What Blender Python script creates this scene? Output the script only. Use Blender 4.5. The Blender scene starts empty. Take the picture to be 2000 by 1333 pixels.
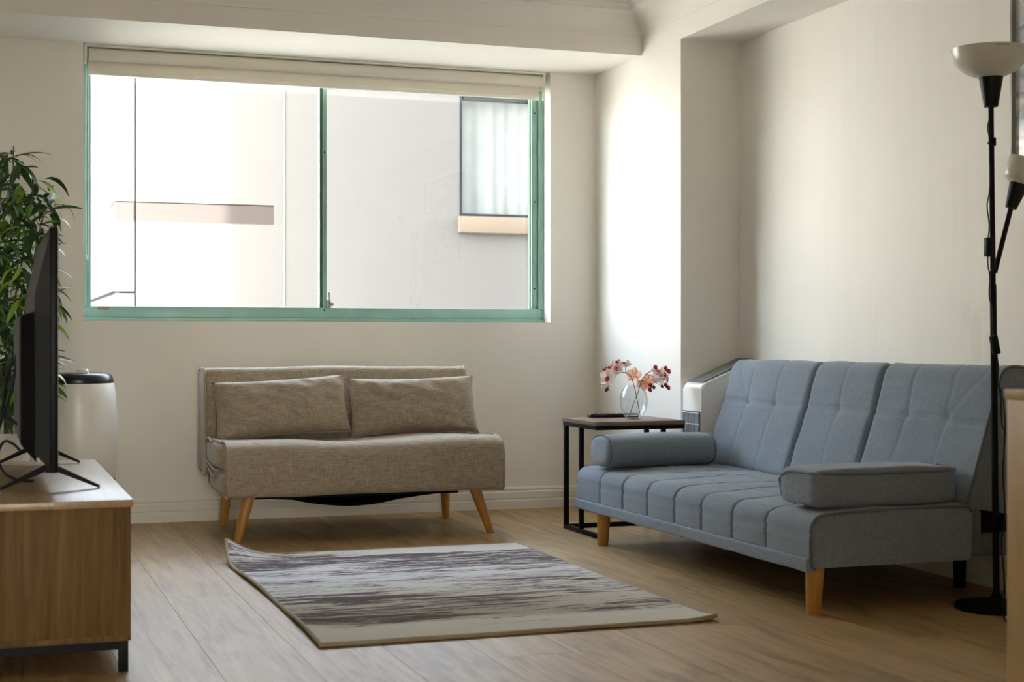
import bpy, bmesh, math, random
from mathutils import Vector, Matrix, noise as mnoise

random.seed(7)
SC = bpy.context.scene
COL = SC.collection

# ------------------------------------------------------------------ camera
YAW = math.radians(19.35)
cam_d = bpy.data.cameras.new('camera')
cam_d.sensor_width = 36.0
cam_d.lens = 2950.0 / 2000.0 * 36.0
cam_d.clip_start = 0.05
cam_d.clip_end = 200
cam = bpy.data.objects.new('camera', cam_d)
cam.location = (0, 0, 0.85)
cam.rotation_euler = (math.radians(90), 0, -YAW)
COL.objects.link(cam)
SC.camera = cam
cam_d.dof.use_dof = True
cam_d.dof.focus_distance = 6.1
cam_d.dof.aperture_fstop = 4.5

# ------------------------------------------------------------------ world, sun, exposure
SUN_DIR = Vector((0.602, 0.798, -0.66)).normalized()      # direction the light travels
W = bpy.data.worlds.new('world')
SC.world = W
W.use_nodes = True
wn = W.node_tree
wn.nodes.clear()
w_out = wn.nodes.new('ShaderNodeOutputWorld')
w_bg = wn.nodes.new('ShaderNodeBackground')
w_sky = wn.nodes.new('ShaderNodeTexSky')
w_sky.sky_type = 'NISHITA'
w_sky.sun_disc = False
w_sky.sun_elevation = math.asin(-SUN_DIR.z)
w_sky.sun_rotation = math.atan2(-SUN_DIR.x, -SUN_DIR.y)
w_sky.air_density = 1.2
w_sky.dust_density = 1.5
w_bg.inputs['Strength'].default_value = 1.1
w_hs = wn.nodes.new('ShaderNodeHueSaturation')        # hazy, whitish sky
w_hs.inputs['Saturation'].default_value = 0.5
wn.links.new(w_sky.outputs[0], w_hs.inputs['Color'])
wn.links.new(w_hs.outputs[0], w_bg.inputs[0])
wn.links.new(w_bg.outputs[0], w_out.inputs[0])

sun_d = bpy.data.lights.new('sun', 'SUN')
sun_d.energy = 8.5
sun_d.angle = math.radians(0.9)
sun_d.color = (1.0, 0.975, 0.94)
sun = bpy.data.objects.new('sun', sun_d)
sun.rotation_euler = SUN_DIR.to_track_quat('-Z', 'Y').to_euler()
sun.location = (-8, -6, 12)
COL.objects.link(sun)


def portal(name, loc, rot, sx, sy):
    d = bpy.data.lights.new(name, 'AREA')
    d.shape = 'RECTANGLE'
    d.size, d.size_y = sx, sy
    d.cycles.is_portal = True
    o = bpy.data.objects.new(name, d)
    o.location = loc
    o.rotation_euler = rot
    COL.objects.link(o)


portal('window_portal', (1.595, 7.47, 1.58), (math.radians(-90), 0, 0), 2.3, 1.28)

portal('rear_fill_portal', (-.21, -2.82, 1.05), (math.radians(90), 0, 0), 1.02, 2.12)  # serves the rear opening added for fill

SC.view_settings.view_transform = 'Standard'
SC.view_settings.look = 'None'
SC.view_settings.exposure = 2.08
SC.view_settings.gamma = 1.0
SC.view_settings.use_curve_mapping = False
SC.cycles.max_bounces = 14
SC.cycles.diffuse_bounces = 8
SC.cycles.transparent_max_bounces = 16
SC.cycles.sample_clamp_indirect = 8.0
SC.cycles.use_denoising = True

# ------------------------------------------------------------------ pixel helpers (2000x1333 frame)
_F = Vector((math.sin(YAW), math.cos(YAW)))
_R = Vector((math.cos(YAW), -math.sin(YAW)))


def _ray(x, y):
    u = (x - 1000) / 2950
    v = _F + u * _R
    return Vector((v.x, v.y, -(y - 666.5) / 2950))


def at_z(x, y, z):
    r = _ray(x, y)
    return Vector((0, 0, .85)) + r * ((z - .85) / r.z)


def at_y(x, y, Y):
    r = _ray(x, y)
    return Vector((0, 0, .85)) + r * (Y / r.y)


# ------------------------------------------------------------------ node helpers
class N:
    def __init__(s, name):
        s.m = bpy.data.materials.new(name)
        s.m.use_nodes = True
        s.t = s.m.node_tree
        s.t.nodes.clear()
        s.out = s.t.nodes.new('ShaderNodeOutputMaterial')
        s.b = s.t.nodes.new('ShaderNodeBsdfPrincipled')
        s.t.links.new(s.b.outputs[0], s.out.inputs[0])

    def n(s, typ, **kw):
        nd = s.t.nodes.new(typ)
        for k, v in kw.items():
            if k.startswith('i_'):
                nd.inputs[k[2:].replace('_', ' ')].default_value = v
            else:
                setattr(nd, k, v)
        return nd

    def l(s, a, b):
        s.t.links.new(a, b)

    def coords(s, scale=(1, 1, 1), kind='Object', rnd=False):
        tc = s.n('ShaderNodeTexCoord')
        mp = s.n('ShaderNodeMapping')
        mp.inputs['Scale'].default_value = scale
        s.l(tc.outputs[kind], mp.inputs['Vector'])
        if rnd:
            oi = s.n('ShaderNodeObjectInfo')
            mu = s.n('ShaderNodeMath', operation='MULTIPLY')
            mu.inputs[1].default_value = 37.0
            s.l(oi.outputs['Random'], mu.inputs[0])
            s.l(mu.outputs[0], mp.inputs['Location'])
        return mp.outputs[0]

    def noise(s, vec, scale, detail=4, rough=.55, dist=0.0):
        nd = s.n('ShaderNodeTexNoise')
        nd.inputs['Scale'].default_value = scale
        nd.inputs['Detail'].default_value = detail
        nd.inputs['Roughness'].default_value = rough
        nd.inputs['Distortion'].default_value = dist
        s.l(vec, nd.inputs['Vector'])
        return nd.outputs['Fac']

    def ramp(s, fac, stops):
        r = s.n('ShaderNodeValToRGB')
        e = r.color_ramp.elements
        while len(e) < len(stops):
            e.new(0.5)
        for el, (p, c) in zip(e, stops):
            el.position = p
            el.color = (*c, 1) if len(c) == 3 else c
        s.l(fac, r.inputs[0])
        return r.outputs[0]

    def mix(s, fac, a, b, mode='MIX'):
        m = s.n('ShaderNodeMix', data_type='RGBA', blend_type=mode)
        if isinstance(fac, (int, float)):
            m.inputs[0].default_value = fac
        else:
            s.l(fac, m.inputs[0])
        for v, i in ((a, 6), (b, 7)):
            if isinstance(v, tuple):
                m.inputs[i].default_value = (*v, 1)
            else:
                s.l(v, m.inputs[i])
        return m.outputs[2]

    def math(s, op, a, b=None, clamp=False):
        m = s.n('ShaderNodeMath', operation=op)
        m.use_clamp = clamp
        for i, v in enumerate((a, b)):
            if v is None:
                continue
            if isinstance(v, (int, float)):
                m.inputs[i].default_value = v
            else:
                s.l(v, m.inputs[i])
        return m.outputs[0]

    def bump(s, h, strength, dist=.01):
        b = s.n('ShaderNodeBump')
        b.inputs['Strength'].default_value = strength
        b.inputs['Distance'].default_value = dist
        s.l(h, b.inputs['Height'])
        s.l(b.outputs[0], s.b.inputs['Normal'])

    def base(s, v):
        if isinstance(v, tuple):
            s.b.inputs['Base Color'].default_value = (*v, 1)
        else:
            s.l(v, s.b.inputs['Base Color'])

    def set(s, rough=.5, spec=.5, metal=0.0, **kw):
        s.b.inputs['Roughness'].default_value = rough
        s.b.inputs['Specular IOR Level'].default_value = spec
        s.b.inputs['Metallic'].default_value = metal
        for k, v in kw.items():
            s.b.inputs[k].default_value = v
        return s.m


def plain(name, c, rough=.5, spec=.5, metal=0.0, var=.06, scale=12):
    n = N(name)
    f = n.noise(n.coords(), scale, 3)
    lo = tuple(x * (1 - var) for x in c)
    hi = tuple(min(1, x * (1 + var)) for x in c)
    n.base(n.ramp(f, [(.3, lo), (.7, hi)]))
    return n.set(rough, spec, metal)


def paint(name, c, rough=.6, bump=.08):
    n = N(name)
    v = n.coords()
    f = n.noise(v, 1.3, 3)
    n.base(n.ramp(f, [(.3, tuple(x * .975 for x in c)), (.7, c)]))
    n.bump(n.noise(v, 160, 3), bump, .004)
    return n.set(rough, .35)


def fabric(name, c, dark, scale=420, stretch=12, bump=.35, vari=.5):
    """slubby woven cloth: crossed threads"""
    n = N(name)
    k = scale / stretch
    a = n.noise(n.coords((k, k, scale)), 1.0, 2, .6)
    b = n.noise(n.coords((scale, scale, k)), 1.0, 2, .6)
    f = n.math('MULTIPLY', n.math('ADD', a, b), .5)
    col = n.ramp(f, [(.5 - vari * .26, dark), (.5 + vari * .24, c)])
    big = n.noise(n.coords(), 5, 3)
    col = n.mix(n.math('MULTIPLY', big, .18), col, dark)
    n.base(col)
    n.bump(f, bump, .002)
    n.set(.92, .2)
    n.b.inputs['Sheen Weight'].default_value = .25
    n.b.inputs['Sheen Roughness'].default_value = .5
    return n.m


def wood(name, light, dark, axis='Z', rough=.5, spec=.4, fine=1.0, bump=.05):
    n = N(name)
    lo, hi = 2.0 * fine, 34.0 * fine
    sc = {'X': (lo, hi, hi), 'Y': (hi, lo, hi), 'Z': (hi, hi, lo)}[axis]
    sc2 = tuple(x * 4 for x in sc)
    v = n.coords(sc, rnd=True)
    a = n.noise(v, 1.0, 5, .6, .6)
    b = n.noise(n.coords(sc2, rnd=True), 1.0, 3, .6)
    f = n.math('ADD', n.math('MULTIPLY', a, .7), n.math('MULTIPLY', b, .3))
    n.base(n.ramp(f, [(.33, dark), (.5, tuple((x + y) / 2 for x, y in zip(light, dark))), (.66, light)]))
    n.bump(f, bump, .003)
    return n.set(rough, spec)


# ------------------------------------------------------------------ materials
M = {}
M['wall'] = None
n = N('wall_paint')
v = n.coords()
WALLC = (.865, .84, .785)
f = n.noise(v, 1.1, 3)
n.base(n.ramp(f, [(.3, tuple(x * .975 for x in WALLC)), (.7, WALLC)]))
n.bump(n.noise(v, 190, 3), .10, .004)
M['wall'] = n.set(.55, .35)

n = N('wall_paint_scuffed')           # the sofa wall, with two faint damp marks
v = n.coords()
f = n.noise(v, 1.1, 3)
col = n.ramp(f, [(.3, tuple(x * .97 for x in WALLC)), (.7, WALLC)])
for (cy_, cz_, ry, rz, s) in ((4.47, .86, .035, .11, .12), (4.40, .82, .03, .07, .10), (4.52, .95, .03, .05, .07)):
    mp = n.n('ShaderNodeMapping')
    mp.vector_type = 'TEXTURE'
    mp.inputs['Location'].default_value = (3.3, cy_, cz_)
    mp.inputs['Scale'].default_value = (.2, ry, rz)
    tc = n.n('ShaderNodeTexCoord')
    n.l(tc.outputs['Object'], mp.inputs['Vector'])
    g = n.n('ShaderNodeTexGradient', gradient_type='SPHERICAL')
    n.l(mp.outputs[0], g.inputs[0])
    m_ = n.math('MULTIPLY', n.math('MULTIPLY', g.outputs['Fac'], 5.0, True), s)
    col = n.mix(m_, col, (.42, .42, .38))
st = n.noise(n.coords((1, 14, 1.5)), 1.0, 3)
col = n.mix(n.math('MULTIPLY', n.math('SUBTRACT', st, .52, True), .35), col, (.55, .52, .46))
n.base(col)
n.bump(n.noise(v, 190, 3), .10, .004)
M['wall_scuffed'] = n.set(.55, .35)

M['ceiling'] = paint('ceiling_paint', (.865, .84, .785), .7)
M['trim'] = paint('trim_gloss', (.83, .80, .73), .35, .02)
M['frame_green'] = plain('green_powder_coat', (.25, .43, .365), .38, .5, 0, .10, 9)
M['frame_green_dark'] = plain('green_gasket', (.06, .13, .09), .5)
M['chip'] = plain('chipped_metal', (.30, .22, .17), .6, .4, 0, .3, 160)
M['steel'] = plain('latch_metal', (.32, .31, .30), .35, .5, .8)
M['blind'] = paint('blind_cloth', (.84, .79, .69), .75, .03)
_t = M['blind'].node_tree
_b = next(q for q in _t.nodes if q.type == 'BSDF_PRINCIPLED')
_o = next(q for q in _t.nodes if q.type == 'OUTPUT_MATERIAL')
_tl = _t.nodes.new('ShaderNodeBsdfTranslucent')
_tl.inputs[0].default_value = (.8, .74, .62, 1)
_mx = _t.nodes.new('ShaderNodeMixShader')
_mx.inputs[0].default_value = .10
_t.links.new(_b.outputs[0], _mx.inputs[1])
_t.links.new(_tl.outputs[0], _mx.inputs[2])
_t.links.new(_mx.outputs[0], _o.inputs[0])
M['blind_rail'] = plain('blind_rail', (.82, .80, .72), .4)
M['chain'] = plain('bead_chain', (.75, .74, .68), .35)
M['beige'] = fabric('beige_linen', (.52, .445, .345), (.25, .20, .14), 300, 11, .45, .62)
M['beige_piping'] = fabric('beige_piping', (.50, .43, .33), (.33, .27, .2), 420, 8, .2)
M['grey'] = fabric('grey_weave', (.285, .34, .41), (.13, .16, .197), 620, 7, .3, .7)
M['grey_dark'] = fabric('grey_weave_piping', (.18, .205, .235), (.10, .115, .135), 620, 7, .3, .7)
M['leg_wood'] = wood('leg_timber', (.62, .33, .085), (.42, .20, .04), 'Z', .4, .5, .7)
M['black_cloth'] = plain('black_dust_cloth', (.012, .012, .014), .9, .1)
M['black_metal'] = plain('black_metal', (.008, .008, .009), .5, .12)
M['black_gloss'] = plain('black_plastic', (.012, .012, .013), .3, .5)
M['black_matt'] = plain('black_matt_plastic', (.007, .007, .007), .42, .15)
M['rubber'] = plain('cable_rubber', (.012, .012, .012), .5)
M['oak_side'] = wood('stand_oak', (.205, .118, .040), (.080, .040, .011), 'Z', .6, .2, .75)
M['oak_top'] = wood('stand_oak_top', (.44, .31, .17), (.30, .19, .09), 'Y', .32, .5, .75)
M['cab_oak'] = wood('cabinet_oak', (.60, .42, .19), (.47, .31, .13), 'Z', .45, .4, .6)
M['table_wood'] = wood('walnut_board', (.26, .165, .11), (.13, .078, .05), 'X', .4, .45, .8)
M['white_plastic'] = plain('white_plastic', (.88, .87, .84), .32, .5, 0, .015)
M['grey_plastic'] = plain('grey_vent_plastic', (.16, .17, .165), .5)
M['grill_back'] = plain('blue_grey_filter', (.16, .20, .26), .7, .3, 0, .2, 60)
M['lamp_shade'] = plain('opal_lamp_shade', (.64, .64, .56), .25, .5, 0, .02)
M['label_white'] = plain('paper_label', (.7, .7, .67), .6)
M['label_yellow'] = plain('yellow_label', (.75, .42, .05), .6)
M['pot'] = plain('white_pot', (.66, .64, .58), .4)
M['soil'] = plain('dark_soil', (.05, .035, .02), .9, .2, 0, .4, 60)
M['stem_brown'] = plain('brown_cane', (.10, .075, .04), .6)
M['orchid_stem'] = plain('dark_flower_stem', (.045, .035, .035), .5)
M['bud_green'] = plain('green_bud', (.05, .09, .03), .5)
M['lip_red'] = plain('red_orchid_lip', (.52, .03, .04), .5, .4, 0, .25, 90)
M['frame_grey'] = plain('grey_picture_frame', (.30, .29, .26), .4)
M['chrome'] = plain('chrome_glide', (.7, .7, .7), .2, .5, .9)

# petals: pale pink with peach heart
n = N('orchid_petal')
f = n.noise(n.coords(), 55, 2)
n.base(n.ramp(f, [(.30, (.85, .42, .32)), (.44, (.85, .70, .64)), (.6, (.85, .81, .78))]))
n.b.inputs['Subsurface Weight'].default_value = .0
M['petal'] = n.set(.55, .3)
n = N('orchid_petal_peach')
f = n.noise(n.coords(), 45, 2)
n.base(n.ramp(f, [(.36, (.82, .45, .33)), (.66, (.85, .68, .56))]))
M['petal_peach'] = n.set(.55, .3)

# petals are thin enough for light to pass
for _k, _c in (('petal', (.85, .72, .66)), ('petal_peach', (.9, .55, .38))):
    _t = M[_k].node_tree
    _b = next(q for q in _t.nodes if q.type == 'BSDF_PRINCIPLED')
    _o = next(q for q in _t.nodes if q.type == 'OUTPUT_MATERIAL')
    _tl = _t.nodes.new('ShaderNodeBsdfTranslucent')
    _tl.inputs[0].default_value = (*_c, 1)
    _mx = _t.nodes.new('ShaderNodeMixShader')
    _mx.inputs[0].default_value = .45
    _t.links.new(_b.outputs[0], _mx.inputs[1])
    _t.links.new(_tl.outputs[0], _mx.inputs[2])
    _t.links.new(_mx.outputs[0], _o.inputs[0])

# leaves
for i, (a, b) in enumerate((((.040, .095, .022), (.075, .165, .035)), ((.13, .26, .025), (.24, .40, .045)), ((.022, .055, .018), (.045, .105, .028)))):
    n = N('leaf_green_%s' % 'abc'[i])
    oi = n.n('ShaderNodeObjectInfo')
    n.base(n.mix(oi.outputs['Random'], a, b))
    n.set(.42, .4)
    M['leaf%d' % i] = n.m

# clear glass pane: straight-through transmission plus surface reflection
def pane(name, tint, refl=1.0, rough=0.0):
    n = N(name)
    n.t.nodes.remove(n.b)
    tr = n.n('ShaderNodeBsdfTransparent')
    tr.inputs[0].default_value = (*tint, 1)
    gl = n.n('ShaderNodeBsdfGlossy')
    gl.inputs['Roughness'].default_value = rough
    lw = n.n('ShaderNodeLayerWeight')
    lw.inputs[0].default_value = .5
    mx = n.n('ShaderNodeMixShader')
    p5 = n.math('POWER', lw.outputs['Facing'], 5.0)
    n.l(n.math('MULTIPLY', n.math('ADD', n.math('MULTIPLY', p5, .9), .04), refl, True), mx.inputs[0])
    n.l(tr.outputs[0], mx.inputs[1])
    n.l(gl.outputs[0], mx.inputs[2])
    n.l(mx.outputs[0], n.out.inputs[0])
    return n.m


M['glass'] = pane('window_glass', (.97, .985, .975))
M['vase_glass'] = pane('vase_glass', (.955, .965, .97), 1.6)
M['water'] = pane('clear_acrylic', (.93, .95, .96), 1.5)

# laminate floor
n = N('oak_laminate')
v = n.coords((26, 1.5, 26), rnd=True)
a = n.noise(v, 1.0, 6, .62, .8)
v2 = n.coords((110, 5, 110), rnd=True)
b = n.noise(v2, 1.0, 3, .6)
v3 = n.coords((5.5, 1.1, 5.5), rnd=True)
c3 = n.noise(v3, 1.0, 4, .55, 1.2)
f = n.math('ADD', n.math('MULTIPLY', a, .74), n.math('MULTIPLY', b, .26))
col = n.ramp(f, [(.32, (.25, .150, .054)), (.47, (.42, .268, .108)), (.66, (.55, .375, .17))])
kn = n.ramp(c3, [(.55, (0, 0, 0)), (.70, (1, 1, 1))])
col = n.mix(n.math('MULTIPLY', kn, .62), col, (.145, .080, .040))
oi = n.n('ShaderNodeObjectInfo')
col = n.mix(n.math('MULTIPLY', oi.outputs['Random'], .30), col, (.30, .185, .09))
n.base(col)
n.bump(f, .012, .002)
rr = n.ramp(f, [(.3, (.46,) * 3), (.7, (.40,) * 3)])
n.set(.42, .65)
n.l(rr, n.b.inputs['Roughness'])
M['floor'] = n.m

# rug: cream, white and taupe bands with ragged dark purple-brown streaks
RUG = (.885, 2.10, 4.115, 5.92)
n = N('rug_pile')
tc = n.n('ShaderNodeTexCoord')
mp = n.n('ShaderNodeMapping')
mp.vector_type = 'TEXTURE'
mp.inputs['Location'].default_value = (RUG[0], RUG[2], 0)
mp.inputs['Scale'].default_value = (RUG[1] - RUG[0], RUG[3] - RUG[2], 1)
n.l(tc.outputs['Object'], mp.inputs['Vector'])
sx = n.n('ShaderNodeSeparateXYZ')
n.l(mp.outputs[0], sx.inputs[0])
U, V = sx.outputs['X'], sx.outputs['Y']


def rugvec(su, sv, off=0.0):
    m2 = n.n('ShaderNodeMapping')
    m2.inputs['Scale'].default_value = (su, sv, 1)
    m2.inputs['Location'].default_value = (off, off * .7, 0)
    n.l(mp.outputs[0], m2.inputs['Vector'])
    return m2.outputs[0]


warp = n.noise(rugvec(2.2, 5.0, 3.1), 1.0, 4, .6)
vw = n.math('ADD', V, n.math('MULTIPLY', n.math('SUBTRACT', warp, .5), .10))
basec = n.ramp(vw, [(.0, (0.661, 0.625, 0.519)), (.11, (0.673, 0.637, 0.543)), (.15, (0.425, 0.342, 0.260)), (.24, (0.472, 0.389, 0.307)),
                    (.34, (0.590, 0.531, 0.448)), (.45, (0.708, 0.684, 0.637)), (.60, (0.755, 0.755, 0.767)), (.80, (0.743, 0.732, 0.732)),
                    (.90, (0.684, 0.649, 0.625)), (1.0, (0.732, 0.708, 0.684))])
# right side of the front half is paler
basec = n.mix(n.math('MULTIPLY', n.math('SUBTRACT', U, .45, True), 1.1, True), basec, (.74, .72, .67))
streak = n.noise(rugvec(3.2, 42, 0), 1.0, 8, .74, 1.3)
broad = n.noise(rugvec(1.3, 8.5, 5.3), 1.0, 3, .5, .5)
fine = n.noise(rugvec(60, 150, 1.7), 1.0, 2, .6)
# how streaky each band is, front to back
dens = n.ramp(vw, [(.0, (.0,) * 3), (.10, (.02,) * 3), (.14, (.5,) * 3), (.30, (.54,) * 3), (.40, (.56,) * 3),
                   (.52, (.38,) * 3), (.66, (.33,) * 3), (.78, (.64,) * 3), (.86, (.85,) * 3), (.93, (.55,) * 3), (1.0, (.5,) * 3)])
# back band fades out to the right corner
bk = n.math('MULTIPLY', n.math('GREATER_THAN', vw, .90), n.math('MULTIPLY', n.math('SUBTRACT', U, .25, True), 1.6))
dens = n.math('SUBTRACT', dens, bk, True)
s1 = n.math('ADD', n.math('MULTIPLY', streak, .70), n.math('MULTIPLY', broad, .30))
s1 = n.math('ADD', s1, n.math('MULTIPLY', n.math('SUBTRACT', fine, .5), .10))
thr = n.math('SUBTRACT', .59, n.math('MULTIPLY', dens, .20))
mask = n.math('MULTIPLY', n.math('SUBTRACT', s1, thr), 20.0, True)
darkc = n.mix(n.noise(rugvec(3, 20, 9), 1.0, 3), (.045, .024, .030), (.10, .062, .058))
halo = n.math('MULTIPLY', n.math('SUBTRACT', s1, n.math('SUBTRACT', thr, .05)), 6.0, True)
col = n.mix(n.math('MULTIPLY', halo, .45), basec, (.36, .27, .24))
col = n.mix(n.math('MULTIPLY', mask, .9), col, darkc)
col = n.mix(n.math('MULTIPLY', fine, .15), col, (.30, .27, .24))
n.base(col)
n.bump(n.noise(rugvec(260, 380, 2), 1.0, 2), .7, .006)
n.set(.95, .1)
M['rug'] = n.m
M['rug_binding'] = plain('rug_binding', (.40, .335, .235), .85, .2, 0, .12, 200)

# neighbouring building
M['render_white'] = paint('white_render', (.56, .55, .535), .85, .25)
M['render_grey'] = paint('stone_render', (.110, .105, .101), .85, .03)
M['render_side_shaded'] = paint('shaded_side_render', (.060, .059, .058), .85, .03)  # facade render darkened so the sunlit return side looks less lit
M['band_side_shaded'] = paint('shaded_side_band', (.036, .031, .029), .85, .03)  # band colour with the same dimming painted in
M['render_pale'] = paint('pale_joint_strip', (.17, .165, .16), .8, .05)
M['render_peach'] = paint('peach_sill', (.145, .112, .083), .8, .1)
M['band_brown'] = paint('brown_band', (.052, .041, .038), .85, .1)
M['joint'] = plain('dark_joint', (.03, .03, .035), .9, .1)
M['ext_frame'] = plain('slate_window_frame', (.010, .013, .019), .6, .2)
M['curtain'] = plain('net_curtain', (.20, .20, .205), .9)
M['paving'] = plain('pale_paving', (.30, .275, .245), .9, .2, 0, .1, 2)
M['shell'] = plain('outer_render', (.62, .56, .50), .9)


# ------------------------------------------------------------------ mesh helpers
def obj(name, bm, mat, parent=None, smooth=False, sharp=None):
    me = bpy.data.meshes.new(name)
    bmesh.ops.recalc_face_normals(bm, faces=bm.faces)
    bm.to_mesh(me)
    bm.free()
    me.materials.append(M[mat] if isinstance(mat, str) else mat)
    if smooth:
        me.polygons.foreach_set('use_smooth', [True] * len(me.polygons))
        if sharp is not None:
            me.set_sharp_from_angle(angle=math.radians(sharp))
    o = bpy.data.objects.new(name, me)
    COL.objects.link(o)
    if parent:
        o.parent = parent
        o.matrix_parent_inverse = Matrix.Translation(-Vector(parent.location)) if parent.type == 'EMPTY' else Matrix.Identity(4)
    return o


def thing(name, label, cat, loc=(0, 0, 0), group=None, kind=None):
    o = bpy.data.objects.new(name, None)
    o.empty_display_size = .1
    o.location = loc
    COL.objects.link(o)
    return tag(o, label, cat, group, kind)


def tag(o, label=None, cat=None, group=None, kind=None):
    if label:
        o['label'] = label
    if cat:
        o['category'] = cat
    if group:
        o['group'] = group
    if kind:
        o['kind'] = kind
    return o


def box(bm, x0, x1, y0, y1, z0, z1, bev=0.0, seg=2):
    g = bmesh.ops.create_cube(bm, size=1)
    vs = g['verts']
    for v in vs:
        v.co = Vector(((x0 + x1) / 2 + v.co.x * (x1 - x0), (y0 + y1) / 2 + v.co.y * (y1 - y0), (z0 + z1) / 2 + v.co.z * (z1 - z0)))
    if bev > 0:
        es = set()
        for v in vs:
            es.update(v.link_edges)
        bmesh.ops.bevel(bm, geom=list(es), offset=bev, segments=seg, profile=.5, affect='EDGES')
    return bm


def B(*a, **k):
    return box(bmesh.new(), *a, **k)


def bx(name, mat, parent, x0, x1, y0, y1, z0, z1, bev=0.0, seg=2):
    return obj(name, B(x0, x1, y0, y1, z0, z1, bev=bev, seg=seg), mat, parent, smooth=bev > 0, sharp=40)


def spline(pts, n=8):
    """Catmull-Rom through points"""
    P = [Vector(p) for p in pts]
    P = [P[0] * 2 - P[1]] + P + [P[-1] * 2 - P[-2]]
    out = []
    for i in range(1, len(P) - 2):
        for k in range(n):
            t = k / n
            a, b, c, d = P[i - 1:i + 3]
            out.append(.5 * ((2 * b) + (c - a) * t + (2 * a - 5 * b + 4 * c - d) * t * t + (3 * b - a - 3 * c + d) * t ** 3))
    out.append(P[-2])
    return out


def tube(bm, pts, r, seg=8, closed=False):
    pts = [Vector(p) for p in pts]
    m = len(pts)
    rs = r if isinstance(r, (list, tuple)) else [r] * m
    rings = []
    up = None
    for i, p in enumerate(pts):
        if closed:
            t = pts[(i + 1) % m] - pts[i - 1]
        else:
            t = pts[min(i + 1, m - 1)] - pts[max(i - 1, 0)]
        t.normalize()
        if up is None:
            up = Vector((0, 0, 1)) if abs(t.z) < .9 else Vector((1, 0, 0))
        up = (up - t * up.dot(t)).normalized()
        sd = t.cross(up)
        rings.append([bm.verts.new(p + rs[i] * (math.cos(a) * up + math.sin(a) * sd)) for a in [2 * math.pi * k / seg for k in range(seg)]])
    for i in range(m if closed else m - 1):
        A, Bq = rings[i], rings[(i + 1) % m]
        for k in range(seg):
            bm.faces.new((A[k], A[(k + 1) % seg], Bq[(k + 1) % seg], Bq[k]))
    if not closed:
        bm.faces.new(rings[0])
        bm.faces.new(rings[-1][::-1])
    return bm


def tb(name, mat, parent, pts, r, seg=8, closed=False):
    return obj(name, tube(bmesh.new(), pts, r, seg, closed), mat, parent, smooth=True, sharp=50)


def lathe(bm, prof, c, seg=32, M4=None):
    """prof: list of (r,z), open; ends on r=0 are closed"""
    rings = []
    for r, z in prof:
        if r < 1e-6:
            rings.append([bm.verts.new((0, 0, z))])
        else:
            rings.append([bm.verts.new((r * math.cos(2 * math.pi * k / seg), r * math.sin(2 * math.pi * k / seg), z)) for k in range(seg)])
    for A, Bq in zip(rings, rings[1:]):
        for k in range(seg):
            k2 = (k + 1) % seg
            if len(A) == 1 and len(Bq) == 1:
                continue
            if len(A) == 1:
                bm.faces.new((A[0], Bq[k], Bq[k2]))
            elif len(Bq) == 1:
                bm.faces.new((A[k], A[k2], Bq[0]))
            else:
                bm.faces.new((A[k], A[k2], Bq[k2], Bq[k]))
    T = Matrix.Translation(Vector(c)) @ (M4 or Matrix.Identity(4))
    vs = [v for ring in rings for v in ring]
    bmesh.ops.transform(bm, matrix=T, verts=vs)
    return bm


def lt(name, mat, parent, prof, c, seg=32, M4=None, sharp=45):
    return obj(name, lathe(bmesh.new(), prof, c, seg, M4), mat, parent, smooth=True, sharp=sharp)


def prism(bm, pts2, axis, a0, a1):
    """extrude a closed polygon; axis X: pts=(y,z); Y: pts=(x,z); Z: pts=(x,y)"""
    def P(p, a):
        return {'X': (a, p[0], p[1]), 'Y': (p[0], a, p[1]), 'Z': (p[0], p[1], a)}[axis]
    A = [bm.verts.new(P(p, a0)) for p in pts2]
    Bq = [bm.verts.new(P(p, a1)) for p in pts2]
    k = len(pts2)
    for i in range(k):
        bm.faces.new((A[i], A[(i + 1) % k], Bq[(i + 1) % k], Bq[i]))
    bm.faces.new(A[::-1])
    bm.faces.new(Bq)
    return bm


def resample(loop, step, closed=True):
    P = [Vector(p) for p in loop]
    if closed:
        P = P + [P[0]]
    out = []
    for a, b in zip(P, P[1:]):
        k = max(1, int(round((b - a).length / step)))
        for i in range(k):
            out.append(a.lerp(b, i / k))
    if not closed:
        out.append(P[-1])
    return out


def round_poly(pts, rads, seg=6):
    """round the corners of a closed 2D polygon"""
    out = []
    k = len(pts)
    for i in range(k):
        p, a, b = Vector(pts[i]), Vector(pts[i - 1]), Vector(pts[(i + 1) % k])
        r = rads[i] if isinstance(rads, (list, tuple)) else rads
        if r <= 0:
            out.append(p)
            continue
        u, w = (a - p), (b - p)
        ru = min(r, u.length * .49)
        rw = min(r, w.length * .49)
        p0, p1 = p + u.normalized() * ru, p + w.normalized() * rw
        for s in range(seg + 1):
            t = s / seg
            out.append(p0 * (1 - t) ** 2 + p * 2 * t * (1 - t) + p1 * t * t)
    return out


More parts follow.
